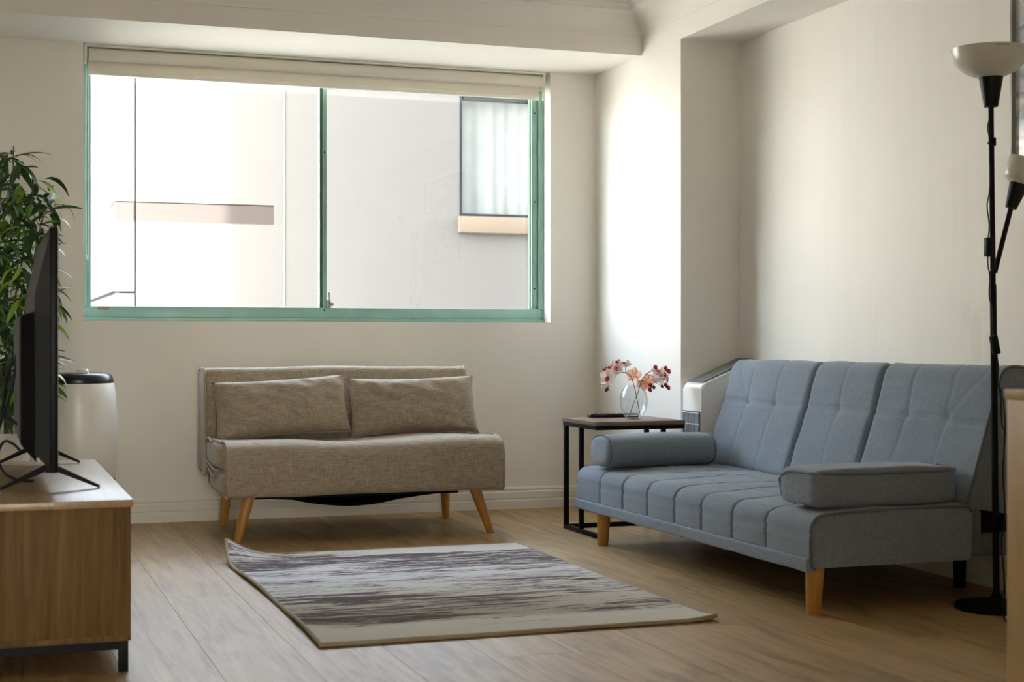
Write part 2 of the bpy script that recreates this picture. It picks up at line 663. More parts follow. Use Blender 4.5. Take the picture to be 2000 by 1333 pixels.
def soft_sweep(loop2, axis, stations, disp, cap=True):
    """sweep a closed 2D loop along an axis; disp(i, p2, s) is an outward offset in metres"""
    bm = bmesh.new()
    k = len(loop2)
    area = sum(loop2[i].x * loop2[(i + 1) % k].y - loop2[(i + 1) % k].x * loop2[i].y for i in range(k))
    sg = 1 if area > 0 else -1
    nr = []
    for i in range(k):
        t = (loop2[(i + 1) % k] - loop2[i - 1]).normalized()
        nr.append(Vector((t.y, -t.x)) * sg)

    def P(p, a):
        return {'X': (a, p.x, p.y), 'Y': (p.x, a, p.y), 'Z': (p.x, p.y, a)}[axis]
    rings = []
    for s in stations:
        rings.append([bm.verts.new(P(loop2[i] + nr[i] * disp(i, loop2[i], s), s)) for i in range(k)])
    for A, Bq in zip(rings, rings[1:]):
        for i in range(k):
            bm.faces.new((A[i], A[(i + 1) % k], Bq[(i + 1) % k], Bq[i]))
    if cap:
        for ring in (rings[0], rings[-1]):
            c = sum((v.co for v in ring), Vector()) / k
            cv = bm.verts.new(c)
            mid = [bm.verts.new(v.co.lerp(c, .35)) for v in ring]
            for i in range(k):
                bm.faces.new((ring[i], ring[(i + 1) % k], mid[(i + 1) % k], mid[i]))
                bm.faces.new((mid[i], mid[(i + 1) % k], cv))
    return bm


def linsp(a, b, n_):
    return [a + (b - a) * i / (n_ - 1) for i in range(n_)]


def wob(x, y, z, s=1.0, seed=0.0):
    return mnoise.noise(Vector((x * s + seed, y * s - seed, z * s + seed * .5)))


# ================================================================== THE ROOM
YB, XC, YC, XR, ZS = 7.226, 3.0, 6.226, 3.3, 2.226
ZC = 2.452
XL, YR = -.80, -2.6
WX0, WX1, WZ0 = .443, 2.746, .944

# floor: planks run towards the window
floor = thing('floor', None, None, (0, 0, 0), kind='structure')
bx('underlay', 'joint', floor, XL, XR, YR, YB, -.08, -.0125)
PW, PL = .2375, 1.45
pm = None
ix = 0
x = .575 - PW * 6
while x < XR:
    x0, x1 = max(x, XL), min(x + PW, XR)
    off = (ix * .618) % 1.0
    y = YR - off * PL
    while y < YB:
        y0, y1 = max(y, YR), min(y + PL, YB)
        if y1 - y0 > .02 and x1 - x0 > .02:
            full = abs((x1 - x0) - PW) < 1e-6 and abs((y1 - y0) - PL) < 1e-6
            if full and pm:
                o = bpy.data.objects.new('plank', pm)
                COL.objects.link(o)
                o.parent = floor
            else:
                w, h = (x1 - x0) / 2 - .0006, (y1 - y0) / 2 - .0006
                o = obj('plank', B(-w, w, -h, h, -.012, 0), 'floor', floor)
                if full:
                    pm = o.data
            o.location = ((x0 + x1) / 2, (y0 + y1) / 2, 0)
        y += PL
    x += PW
    ix += 1

# window wall with its opening
bm = bmesh.new()
T = .235
box(bm, XL - .2, WX0, YB, YB + T, -.1, 2.75)
box(bm, WX1, XR + .3, YB, YB + T, -.1, 2.75)
box(bm, WX0, WX1, YB, YB + T, -.1, WZ0)
box(bm, WX0, WX1, YB, YB + T, ZS, 2.75)
tag(obj('wall_back', bm, 'wall'), kind='structure')

# sofa wall and the pier that steps out of it beside the window
wr = tag(obj('wall_right', B(XR, XR + .2, YR - .2, YB, -.1, 2.75), 'wall_scuffed'), kind='structure')
obj('pier', B(XC, XR, YC, YB, 0, ZS), 'wall', wr)
tag(obj('wall_left', B(XL - .2, XL, YR - .2, YB, -.1, 2.75), 'wall'), kind='structure')
bm = bmesh.new()
box(bm, XL, -.72, YR - .2, YR, -.1, 2.75)
box(bm, .3, XR, YR - .2, YR, -.1, 2.75)
box(bm, -.72, .3, YR - .2, YR, 2.12, 2.75)  # head of an invented opening behind the camera, added for fill light
tag(obj('wall_rear', bm, 'wall'), kind='structure')

# ceiling, bulkheads and cove cornice
ceil = tag(obj('ceiling', B(XL, XR, YR, YB, ZC, 2.75), 'ceiling'), kind='structure')
YS = 6.66
obj('bulkhead', B(XL, XR, YS, YB, ZS, ZC), 'ceiling', ceil)
obj('bulkhead', B(XC, XR, YR, YS, ZS, ZC), 'ceiling', ceil)
prof = [(0.0, 2.318), (.006, 2.318), (.006, 2.324)]
for k in range(0, 11):
    a = math.pi / 2 * k / 10
    prof.append((.006 + .092 * (1 - math.cos(a)), 2.326 + .088 * math.sin(a)))
prof += [(.103, 2.414), (.103, 2.424), (.112, 2.426), (.112, 2.436), (.122, 2.438), (.122, ZC)]
bm = bmesh.new()
rows = []
for p, z in prof:
    rows.append([bm.verts.new((XL, YS - p, z)), bm.verts.new((XC - p, YS - p, z)), bm.verts.new((XC - p, YR, z))])
for a, b in zip(rows, rows[1:]):
    for k in range(2):
        bm.faces.new((a[k], a[k + 1], b[k + 1], b[k]))
obj('cornice', bm, 'ceiling', ceil, smooth=True, sharp=30)


def baseboard(name, path, parent=None):
    """path: floor points; board stands to the left of the walking direction"""
    pr = [(0, 0), (.017, 0), (.017, .042), (.013, .046), (.013, .050), (.016, .054), (.016, .084), (.011, .090), (.011, .094), (.014, .098), (.010, .108), (0, .110)]
    bm = bmesh.new()
    P = [Vector(p) for p in path]
    rows = []
    for i, p in enumerate(P):
        d0 = (P[i] - P[i - 1]).normalized() if i else None
        d1 = (P[i + 1] - P[i]).normalized() if i < len(P) - 1 else None
        n0 = Vector((-d0.y, d0.x)) if d0 else None
        n1 = Vector((-d1.y, d1.x)) if d1 else None
        if n0 and n1:
            m = (n0 + n1)
            m = m / (1 + n0.dot(n1))
        else:
            m = n0 or n1
        rows.append([bm.verts.new((p.x + m.x * q, p.y + m.y * q, z)) for q, z in pr])
    for a, b in zip(rows, rows[1:]):
        for k in range(len(pr) - 1):
            bm.faces.new((a[k], a[k + 1], b[k + 1], b[k]))
    o = obj(name, bm, 'trim', parent)
    if not parent:
        tag(o, kind='structure')
    return o


baseboard('baseboard_back', [(XC, YB), (XL, YB)])
baseboard('baseboard_right', [(XR, YR), (XR, YC), (XC, YC), (XC, YB)])
baseboard('baseboard_left', [(XL, YB), (XL, YR)])

# ------------------------------------------------------------------ window
win = thing('window_1', None, None, ((WX0 + WX1) / 2, 7.36, WZ0), kind='structure')
FY0, FY1 = 7.322, 7.40
ZT = ZS
bx('sill_rail', 'frame_green', win, WX0, WX1, FY0, FY1, WZ0, WZ0 + .070, bev=.003)
bx('rail_lip', 'frame_green', win, WX0, WX1, FY0 - .012, FY0 + .002, WZ0, WZ0 + .017, bev=.002)
bx('head_rail', 'frame_green', win, WX0, WX1, FY0, FY1, ZT - .06, ZT, bev=.003)
bx('jamb', 'frame_green', win, WX0, WX0 + .022, FY0, FY1, WZ0 + .06, ZT - .05, bev=.003)
bx('jamb', 'frame_green', win, WX1 - .026, WX1, FY0, FY1, WZ0 + .06, ZT - .05, bev=.003)
# left (fixed) sash and right (sliding) sash
lsash = bx('sash_stile', 'frame_green', win, WX0 + .020, WX0 + .040, FY0 + .012, FY1 - .02, WZ0 + .065, ZT - .05, bev=.003)
bx('sash_stile', 'frame_green', win, WX1 - .062, WX1 - .024, FY0 + .018, FY1 - .01, WZ0 + .065, ZT - .05, bev=.004)
bx('meeting_stile', 'frame_green_dark', win, 1.572, 1.588, FY0 + .014, FY1 - .02, WZ0 + .065, ZT - .05, bev=.002)
bx('meeting_stile', 'frame_green', win, 1.586, 1.606, FY0 + .006, FY1 - .01, WZ0 + .065, ZT - .05, bev=.003)
bx('gasket', 'frame_green_dark', win, WX1 - .067, WX1 - .061, FY0 + .03, FY1 - .02, WZ0 + .068, ZT - .05)
obj('glass_pane', B(WX0 + .038, 1.575, 7.366, 7.370, WZ0 + .068, ZT - .055), 'glass', win)
obj('glass_pane', B(1.603, WX1 - .060, 7.380, 7.384, WZ0 + .068, ZT - .055), 'glass', win)
for (px, pz) in ((WX1 - .046, 2.03), (WX1 - .046, 1.57), (WX1 - .046, 1.12), (1.594, 1.78)):
    lt('screw', 'black_metal', win, [(0, 0), (.004, 0), (.004, .003), (0, .003)], (px, FY0 + (.004 if px < 2 else .016), pz), 10, Matrix.Rotation(math.radians(90), 4, 'X'))
lt('screw', 'black_metal', win, [(0, 0), (.004, 0), (.004, .003), (0, .003)], (1.592, FY0 + .001, 1.002), 10, Matrix.Rotation(math.radians(90), 4, 'X'))
# chipped patch on the sill rail
bm = bmesh.new()
pts = []
for k in range(22):
    a = 2 * math.pi * k / 22
    pts.append((.540 + .031 * math.cos(a) * (1 + .25 * wob(k, 1, 2, .9)), 1.0035 + .0075 * math.sin(a) * (1 + .6 * wob(k, 5, 2, 1.3))))
prism(bm, pts, 'Y', FY0 - .0008, FY0 + .001)
obj('paint_chip', bm, 'chip', win)
lk = bx('latch', 'steel', win, 1.606, 1.624, FY0 - .006, FY0 + .02, 1.014, 1.052, bev=.002)
tb('latch_pin', 'steel', win, [(1.618, FY0 + .004, 1.05), (1.618, FY0 + .004, 1.085)], .0035)
tb('latch_knob', 'steel', win, [(1.618, FY0 + .004, 1.082), (1.618, FY0 + .004, 1.089)], .006, 10)
bm = bmesh.new()
prism(bm, [(1.629, 1.032), (1.640, 1.043), (1.651, 1.032), (1.640, 1.021)], 'Y', FY0 + .045, FY0 + .058)
obj('lock_key', bm, 'steel', win)

# ------------------------------------------------------------------ roller blind
bl = thing('roller_blind', 'cream double roller blind rolled up along the top of the window', 'blind', (1.59, 7.27, 2.09))
BX0, BX1 = .468, 2.702
bx('head_box', 'blind_rail', bl, WX0 + .004, 2.728, 7.236, 7.312, 2.2145, 2.2255, bev=.002)
tb('roller', 'blind', bl, [(BX0, 7.268, 2.1825), (BX1 + .01, 7.268, 2.1825)], .030, 24)
obj('cloth', B(BX0, BX1, 7.272, 7.277, 2.105, 2.19), 'blind', bl)
tb('roller', 'blind', bl, [(BX0, 7.295, 2.150), (BX1, 7.295, 2.150)], .021, 20)
bx('bottom_rail', 'blind_rail', bl, BX0, BX1, 7.264, 7.284, 2.088, 2.110, bev=.004)
for xx in (WX0 + .005, 2.712):
    bm = bmesh.new()
    prism(bm, round_poly([(7.238, 2.218), (7.238, 2.165), (7.262, 2.140), (7.300, 2.140), (7.300, 2.218)], .01), 'X', xx, xx + .012)
    obj('bracket', bm, 'blind_rail', bl)
bx('chain_tensioner', 'white_plastic', bl, 2.713, 2.721, 7.242, 7.262, 2.085, 2.15, bev=.003)
# bead chain: one part, beads on a cord
bm = bmesh.new()
c0 = Vector((.4565, 7.240, 2.16))
loop = [(c0.x, c0.y, 2.16), (c0.x - .002, c0.y, 1.7), (c0.x, c0.y, 1.27), (c0.x + .005, c0.y + .004, 1.245), (c0.x + .010, c0.y + .008, 1.27), (c0.x + .011, c0.y + .010, 1.7), (c0.x + .010, c0.y + .010, 2.16)]
lp = spline(loop, 24)
tube(bm, lp, .0012, 5)
acc = 0
for a, b in zip(lp, lp[1:]):
    L = (b - a).length
    kk = max(1, int(L / .0075))
    for q in range(kk):
        c = a.lerp(b, q / kk)
        bmesh.ops.create_icosphere(bm, subdivisions=1, radius=.0026, matrix=Matrix.Translation(c))
obj('bead_chain', bm, 'chain', bl, smooth=True)

# ================================================================== OUTSIDE
nb = thing('neighbouring_building', 'pale rendered building seen through the window with a curtained window', 'building', (3, 11, -3))
NY = 11.0
NX0 = .891
obj('wall_core', B(NX0 + .03, 3.44, NY + .03, 16, -3, 3.3), 'joint', nb)
obj('wall_core', B(4.55, 9, NY + .03, 16, -3, 3.3), 'joint', nb)
obj('wall_core', B(3.44, 4.55, NY + .5, 16, -3, 3.3), 'joint', nb)
G = .008


def panel(x0, x1, z0, z1):
    obj('render_panel', B(x0, x1, NY, NY + .032, z0, z1), 'render_grey', nb)


panel(NX0, 1.028 - G, 1.842, 3.3)
panel(1.028 + G, 3.44, 1.842, 3.3)
panel(NX0, 1.028 - G, 1.195 + G, 1.700)
panel(NX0, 1.028 - G, -3, 1.195 - G)
panel(1.028 + G, 3.44, -3, 1.700)
panel(2.017, 3.44, 1.700, 1.842)
panel(4.55, 9, -3, 3.3)
obj('render_panel', B(3.44, 4.55, NY, NY + .5, 2.73, 3.3), 'render_grey', nb)
obj('render_panel', B(3.44, 4.55, NY, NY + .5, -3, 1.80), 'render_grey', nb)
obj('render_strip', B(2.086, 2.098, NY - .006, NY + .01, -3, 3.3), 'render_pale', nb)
obj('band', B(NX0, 1.028 - G, NY + .003, NY + .03, 1.700, 1.834), 'band_brown', nb)
obj('band', B(1.028 + G, 2.017, NY + .003, NY + .03, 1.700, 1.834), 'band_brown', nb)
# the side that turns away from the window, its dimmer light painted in
obj('side_panel', B(NX0, NX0 + .032, NY + .032, 16, 1.842, 3.3), 'render_side_shaded', nb)
obj('side_panel', B(NX0, NX0 + .032, NY + .032, 16, 1.21, 1.700), 'render_side_shaded', nb)
obj('side_panel', B(NX0, NX0 + .032, NY + .032, 16, -3, 1.18), 'render_side_shaded', nb)
obj('side_panel', B(NX0, NX0 + .032, 11.55, 16, 1.700, 1.842), 'render_side_shaded', nb)
obj('band', B(NX0 + .003, NX0 + .03, NY + .032, 11.55, 1.700, 1.834), 'band_side_shaded', nb)
# its window
wf = obj('window_frame', B(3.44, 3.458, NY - .004, NY + .06, 1.80, 2.73), 'ext_frame', nb)
obj('window_frame', B(4.532, 4.55, NY - .004, NY + .06, 1.80, 2.73), 'ext_frame', nb)
obj('window_frame', B(3.458, 4.532, NY - .004, NY + .06, 1.80, 1.825), 'ext_frame', nb)
obj('window_frame', B(3.475, 4.515, NY - .004, NY + .06, 2.695, 2.73), 'ext_frame', nb)
obj('window_pane', B(3.458, 4.532, NY + .03, NY + .034, 1.825, 2.695), 'glass', nb)
bm = bmesh.new()
cols = []
for i in range(121):
    xx = 3.475 + 1.04 * i / 120
    yy = NY + .10 + .007 * math.sin(xx * 62) + .010 * math.sin(xx * 23 + 1)
    cols.append((bm.verts.new((xx, yy, 1.81)), bm.verts.new((xx, yy, 2.72))))
for a, b in zip(cols, cols[1:]):
    bm.faces.new((a[0], b[0], b[1], a[1]))
obj('curtain', bm, 'curtain', nb, smooth=True)
obj('back_wing', B(-11, NX0 + .03, 16, 18, -3, 5.5), 'render_white', nb)
bx('window_sill', 'render_peach', nb, 3.425, 4.60, NY - .06, NY + .05, 1.676, 1.80, bev=.004)

tag(obj('ground', B(-12, 14, -14, 22, -3.1, -3.0), 'paving'), kind='structure')
# upper and lower storeys of this building, plus an added sun-blocking side wall
bm = bmesh.new()
box(bm, -1.0, 9, -8.0, YB + T, 2.75, 16)  # height and rear overhang shaped to hold back sky and sun
box(bm, -1.0, 9, YR - .2, YB + T, -3, -.1)
box(bm, XR + .3, 9, YR - .2, YB + T, -.1, 2.75)
box(bm, -1.0, -.8, -8.0, YR - .2, -3, 2.75)  # unseen side wall added to keep sun out of the rear opening
tag(obj('wall_outer', bm, 'shell'), kind='structure')

# ================================================================== BEIGE SOFA BED
def leg(name, parent, bot, top, rb, rt, mat='leg_wood', seg=20):
    b, t = Vector(bot), Vector(top)
    bm = bmesh.new()
    d = t - b
    rings = []
    for q, r in ((0, rb * .93), (.012, rb), (1, rt)):
        c = b + d * q
        rings.append([bm.verts.new((c.x + r * math.cos(2 * math.pi * k / seg), c.y + r * math.sin(2 * math.pi * k / seg), c.z)) for k in range(seg)])
    for A, Bq in zip(rings, rings[1:]):
        for k in range(seg):
            bm.faces.new((A[k], A[(k + 1) % seg], Bq[(k + 1) % seg], Bq[k]))
    bm.faces.new(rings[0][::-1])
    bm.faces.new(rings[-1])
    return obj(name, bm, mat, parent, smooth=True, sharp=50)


bs = thing('beige_sofa_bed', 'beige linen two-seat folding sofa bed with tapered wooden legs under the window', 'sofa', (1.56, 6.7, 0))
SX0, SX1 = .955, 2.175
# folded seat: upper mattress wraps over the front
loop = resample(round_poly([(6.285, .190), (6.275, .300), (6.300, .430), (6.84, .415), (6.84, .215)], [.035, .10, .105, .04, .03], 8), .016)


def seat_disp(i, p, s):
    t = (s - SX0) / (SX1 - SX0)
    d = .010 * wob(s, p.x, p.y, 3.0, 4)
    if p.y > .38:                                     # the seat sags where people sit
        d += -.012 * math.exp(-((t - .45) / .16) ** 2) + .006 * math.exp(-((t - .8) / .12) ** 2)
    e = min(s - SX0, SX1 - s)
    if e < .018:
        d -= .010 * (1 - e / .018) ** 2
    return d


obj('seat', soft_sweep(loop, 'X', linsp(SX0 + .012, SX1, 70), seat_disp), 'beige', bs, smooth=True, sharp=70)
# side gussets of the two folded layers, bulging out of the left end
def gusset(y0, y1, z0, z1, bulge, xface, sgn=-1):
    bm = bmesh.new()
    g = {}
    nu, nv = 16, 12
    for i in range(nu + 1):
        for j in range(nv + 1):
            u, v = i / nu * 2 - 1, j / nv * 2 - 1
            uu = u * math.sqrt(1 - v * v * .28)
            vv = v * math.sqrt(1 - u * u * .28)
            q = max(0, 1 - max(abs(u), abs(v)) ** 4)
            yy, zz = (y0 + y1) / 2 + uu * (y1 - y0) / 2, (z0 + z1) / 2 + vv * (z1 - z0) / 2
            g[i, j] = bm.verts.new((xface + sgn * bulge * math.sqrt(q) + .004 * wob(yy, zz, 0, 14, 2), yy, zz))
    for i in range(nu):
        for j in range(nv):
            bm.faces.new((g[i, j], g[i + 1, j], g[i + 1, j + 1], g[i, j + 1]))
    return bm


obj('seat_gusset', gusset(6.385, 6.835, .300, .416, .030, SX0 + .014), 'beige', bs, smooth=True)
obj('seat_gusset', gusset(6.345, 6.80, .195, .298, .022, SX0 + .014), 'beige', bs, smooth=True)
obj('seat_gusset', gusset(6.385, 6.835, .300, .416, .026, SX1 - .002, 1), 'beige', bs, smooth=True)
obj('seat_gusset', gusset(6.345, 6.80, .195, .298, .020, SX1 - .002, 1), 'beige', bs, smooth=True)
# piping round the seat ends
for xe in (SX0 + .008, SX1 - .004):
    k = len(loop)
    pp = [(xe, p.x, p.y) for p in loop]
    c = Vector((xe, 6.56, .31))
    pp = [tuple(Vector(q) + (Vector(q) - c).normalized() * -.004) for q in pp]
    tb('piping', 'beige_piping', bs, pp, .0052, 8, True)
for xe, sg in ((SX0 - .012, -1), (SX1 + .010, 1)):
    tb('piping', 'beige_piping', bs, spline([(xe + .004, 6.44, .300), (xe - .004 * -sg, 6.55, .300), (xe, 6.68, .308), (xe + .002, 6.82, .318)], 6), .0042)
    tb('piping', 'beige_piping', bs, spline([(xe + .006, 6.45, .286), (xe, 6.60, .268), (xe + .004, 6.79, .300)], 6), .0042)
    tb('piping', 'beige_piping', bs, spline([(xe + .012, 6.42, .418), (xe - .006 * -sg, 6.50, .428), (xe - .004 * -sg, 6.60, .412), (xe, 6.70, .424), (xe + .004, 6.81, .418)], 6), .0048)
# backrest
bl_loop = resample(round_poly([(6.805, .250), (6.842, .728), (7.045, .722), (7.060, .250)], [.03, .045, .05, .02], 8), .02)
bk = obj('backrest', soft_sweep(bl_loop, 'X', linsp(SX0 - .012, SX1 - .006, 60),
                                lambda i, p, s: .004 * wob(s, p.x, p.y, 4, 8) - (.008 if min(s - SX0 + .012, SX1 - .006 - s) < .004 else 0)
                                + (.006 * math.sin(math.pi * (s - SX0) / (SX1 - SX0)) if p.y > .70 else 0)), 'beige', bs, smooth=True, sharp=70)
for xe in (SX0 - .010, SX1 - .008):
    tb('piping', 'beige_piping', bs, [(xe, p.x - .001, p.y) for p in bl_loop if p.x < 6.99 or p.y > .7][0:], .0042)
# legs
for b, t in (((1.012, 6.363, 0), (1.072, 6.40, .215)), ((2.125, 6.338, 0), (2.062, 6.39, .215)),
             ((1.050, 6.995, 0), (1.066, 6.93, .255)), ((2.098, 6.93, 0), (2.072, 6.87, .255))):
    leg('leg', bs, b, t, .0165, .029)
# frame rail and sagging dust cloth under the seat
bx('under_frame', 'black_metal', bs, 1.10, 2.00, 6.42, 6.90, .175, .20)
bm = bmesh.new()
g = {}
for i in range(31):
    for j in range(13):
        u, v = i / 30, j / 12
        z = .176 - .062 * math.sin(math.pi * u) ** 1.6 * (.35 + .65 * math.sin(math.pi * min(1, v * 1.05 + .08))) - .004 * wob(u, v, 0, 6)
        g[i, j] = bm.verts.new((1.13 + .84 * u, 6.44 + .42 * v, z))
for i in range(30):
    for j in range(12):
        bm.faces.new((g[i, j], g[i + 1, j], g[i + 1, j + 1], g[i, j + 1]))
obj('dust_cloth', bm, 'black_cloth', bs, smooth=True)


# scatter pillows
def pillow(name, label, w, h, t, loc, tilt, roll, seed, parts_mat='beige'):
    root = thing(name, label, 'pillow', loc, 'beige pillows on the sofa bed')
    bm = bmesh.new()
    nu, nv = 44, 28
    R3 = Matrix.Translation(Vector(loc)) @ Matrix.Rotation(roll, 4, 'Y') @ Matrix.Rotation(tilt, 4, 'X')
    sides = []
    for sgn in (-1, 1):
        g = {}
        for i in range(nu + 1):
            for j in range(nv + 1):
                u, v = i / nu * 2 - 1, j / nv * 2 - 1
                xx = w / 2 * u * (1 - .045 * (1 - v * v) * abs(u) ** 3)
                zz = h / 2 * v * (1 - .09 * (1 - u * u) * abs(v) ** 3)
                q = ((1 - abs(u) ** 2.6) * (1 - abs(v) ** 2.6)) ** .55
                wr = .010 * wob(u * 1.5, v * 1.2 + u * .8, sgn, 2.6, seed) + .006 * wob(u * 4 + v * 3, v * 2, sgn, 2.5, seed + 3) * (abs(v) ** 2 + .3)
                yy = sgn * (t / 2 * q + wr * min(1, 3 * q))
                g[i, j] = (xx, yy, zz)
        sides.append(g)
    vs = [{k: None for k in sides[0]} for _ in range(2)]
    for i in range(nu + 1):
        for j in range(nv + 1):
            edge = i in (0, nu) or j in (0, nv)
            a = bm.verts.new(R3 @ Vector(sides[0][i, j]))
            vs[0][i, j] = a
            vs[1][i, j] = a if edge else bm.verts.new(R3 @ Vector(sides[1][i, j]))
    for q in range(2):
        for i in range(nu):
            for j in range(nv):
                bm.faces.new((vs[q][i, j], vs[q][i + 1, j], vs[q][i + 1, j + 1], vs[q][i, j + 1]))
    obj('pillow_cover', bm, parts_mat, root, smooth=True)
    pts = [sides[0][i, 0] for i in range(nu)] + [sides[0][nu, j] for j in range(nv)] + [sides[0][i, nv] for i in range(nu, 0, -1)] + [sides[0][0, j] for j in range(nv, 0, -1)]
    tb('seam_edge', 'beige_piping', root, [R3 @ Vector(p) for p in pts], .0026, 6, True)
    return root


pillow('beige_pillow', 'beige linen pillow on the sofa bed nearer the television, its right corner raised', .600, .272, .158, (1.266, 6.708, .554), math.radians(-17), math.radians(-3.2), 1)
pillow('beige_pillow', 'beige linen pillow on the sofa bed nearer the side table', .60, .274, .158, (1.874, 6.708, .554), math.radians(-17), math.radians(-1.0), 9)

# ================================================================== GREY SOFA BED
gs = thing('grey_sofa_bed', 'grey woven click-clack sofa bed with tufted seat along the right wall', 'sofa', (2.8, 5.0, 0))
GY0, GY1 = 4.07, 5.985
seams = [5.741, 5.51, 5.275, 5.035, 4.814, 4.582, 4.349]
loop = resample(round_poly([(2.400, .176), (2.396, .312), (2.70, .326), (2.985, .322), (2.985, .150), (2.405, .150)], [.012, .062, .10, .03, .02, .01], 8), .0125)


def sdist(s, arr):
    return min(abs(s - a) for a in arr)


def gseat(i, p, s):
    d = .0
    vis = 1.0 if (p.y > .18 and p.x < 2.99) else 0.0
    if vis:
        k = sdist(s, seams)
        d -= .0065 * math.exp(-(k / .006) ** 2)
        d += .0035 * (1 - math.exp(-(k / .05) ** 2))
        if p.x < 2.43:                               # a stitched crease half way up the front
            cz = .252 + .006 * wob(s, 0, 0, 4, 2)
            d -= .0045 * math.exp(-((p.y - cz) / .006) ** 2)
        if p.y > .30:
            d += .006 * wob(s, p.x, 0, 6, 3)
            for cx in (2.58, 2.78):
                d -= .003 * math.exp(-((p.x - cx) / .008) ** 2)
            d += .010 * wob(s, p.x, 1, 14, 7) * math.exp(-((s - 5.45) / .25) ** 2) * math.exp(-((p.x - 2.70) / .16) ** 2)
    return d


st = []
s = GY0
while s < GY1:
    st.append(s)
    s += .006 if sdist(s, seams) < .03 else .02
st.append(GY1)
obj('seat', soft_sweep(loop, 'Y', st, gseat), 'grey', gs, smooth=True, sharp=65)
# band along the bottom of the front
lp2 = resample(round_poly([(2.388, .138), (2.386, .180), (2.42, .180), (2.42, .138)], [.008, .008, 0, 0], 4), .01)
obj('front_band', soft_sweep(lp2, 'Y', linsp(GY0 + .004, GY1 + .012, 120), lambda i, p, s: .0016 * wob(s, p.y, 0, 30, 3)), 'grey', gs, smooth=True, sharp=65)
for ye in (GY0 - .001, GY1 + .001):
    arc = [p for p in loop if p.x < 2.98]
    # start at the bottom front, go over the top to the hinge
    arc = sorted([p for p in loop if p.x < 2.42 and p.y < .30 and p.y > .15], key=lambda p: p.y) + sorted([p for p in loop if p.y >= .30], key=lambda p: p.x)
    tb('piping', 'grey_dark', gs, [(p.x + .003, ye, p.y) for p in arc], .0052)
bx('end_hinge', 'grey_dark', gs, 2.985, 3.03, GY0 + .004, GY0 + .05, .17, .31, bev=.01)
bx('rear_beam', 'grey_dark', gs, 2.99, 3.26, GY0 + .02, GY1 - .02, .155, .225, bev=.01)
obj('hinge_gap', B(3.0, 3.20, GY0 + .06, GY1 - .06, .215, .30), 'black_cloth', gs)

# backrest in three leaning sections
BF = [(2.965, .318), (3.108, .772), (3.245, .758), (3.165, .285)]
bloop = resample(round_poly(BF, [.03, .052, .06, .05], 8), .0125)


def front_t(p):
    """0 at the bottom of the front face, 1 at its top; None off the front face"""
    a, b = Vector(BF[0]), Vector(BF[1])
    d = b - a
    t = (p - a).dot(d) / d.length_squared
    off = abs((p - a).cross(d)) / d.length if hasattr((p - a), 'cross') else 0
    return t, off


def bsec(y0, y1, vseams, flat0=False, diag=None):
    def disp(i, p, s):
        t, off = front_t(p)
        d = 0.0
        e0, e1 = s - y0, y1 - s
        for e, fl in ((e0, flat0), (e1, False)):
            r = .030
            if not fl and e < r:
                d -= r * (1 - math.sqrt(max(0, 1 - (1 - e / r) ** 2)))
        if off < .03 and -.05 < t < 1.12:
            zt = .60 + .02 * wob(s, 0, 0, 3, 5)
            d -= .0065 * math.exp(-((t - zt) / .014) ** 2)
            for vs_ in vseams:
                d -= .0035 * math.exp(-((s - vs_) / .006) ** 2)
                d -= .007 * math.exp(-((s - vs_) / .03) ** 2 - ((t - zt) / .06) ** 2)
            if diag:
                for (ya, ta, yb, tb_) in diag:
                    # crease from (ya,ta) to (yb,tb)
                    ux, ut = (yb - ya), (tb_ - ta) * .476
                    L2 = ux * ux + ut * ut
                    q = max(0, min(1, ((s - ya) * ux + (t - ta) * .476 * ut) / L2))
                    dd = math.hypot(s - ya - q * ux, (t - ta) * .476 - q * ut)
                    d -= .0045 * math.exp(-(dd / .006) ** 2)
            d += .005 * (1 - math.exp(-((t - zt) / .16) ** 2))
            d += .004 * wob(s, t, 0, 6, 2)
        return d
    st = []
    n_ = int((y1 - y0) / .009)
    for q in range(n_ + 1):
        st.append(y0 + (y1 - y0) * q / n_)
    st = [y0, y0 + .002, y0 + .005] + st[1:-1] + [y1 - .005, y1 - .002, y1]
    st = sorted(set(st))
    return soft_sweep(bloop, 'Y', st, disp)


Y1S, Y2S = 5.218, 4.742
obj('backrest_section', bsec(Y1S + .001, 5.925, [5.47, 5.70], diag=[(5.70, .6, 5.86, 1.02)]), 'grey', gs, smooth=True, sharp=65)
obj('backrest_section', bsec(Y2S + .001, Y1S - .001, [4.98]), 'grey', gs, smooth=True, sharp=65)
obj('backrest_section', bsec(GY0, Y2S - .001, [4.53, 4.30], flat0=True, diag=[(4.30, .6, 4.10, 1.04)]), 'grey', gs, smooth=True, sharp=65)
arc = []
pf = [p for p in bloop]
tb('piping', 'grey_dark', gs, [(p.x - .001, GY0 - .002, p.y) for p in sorted([q for q in pf if front_t(q)[1] < .02 and q.y < .72 and q.x < 3.12], key=lambda q: q.y)]
   + [(p.x, GY0 - .002, p.y) for p in sorted([q for q in pf if q.y >= .725], key=lambda q: q.x)], .0055)
# legs
for b in ((2.437, 4.115, 0), (2.437, 5.80, 0)):
    leg('leg', gs, b, (b[0] + .006, b[1], .165), .0225, .0305)
for b in ((3.18, 4.40, 0), (3.18, 5.65, 0)):
    leg('leg', gs, b, (b[0], b[1], .17), .02, .024, 'black_metal')


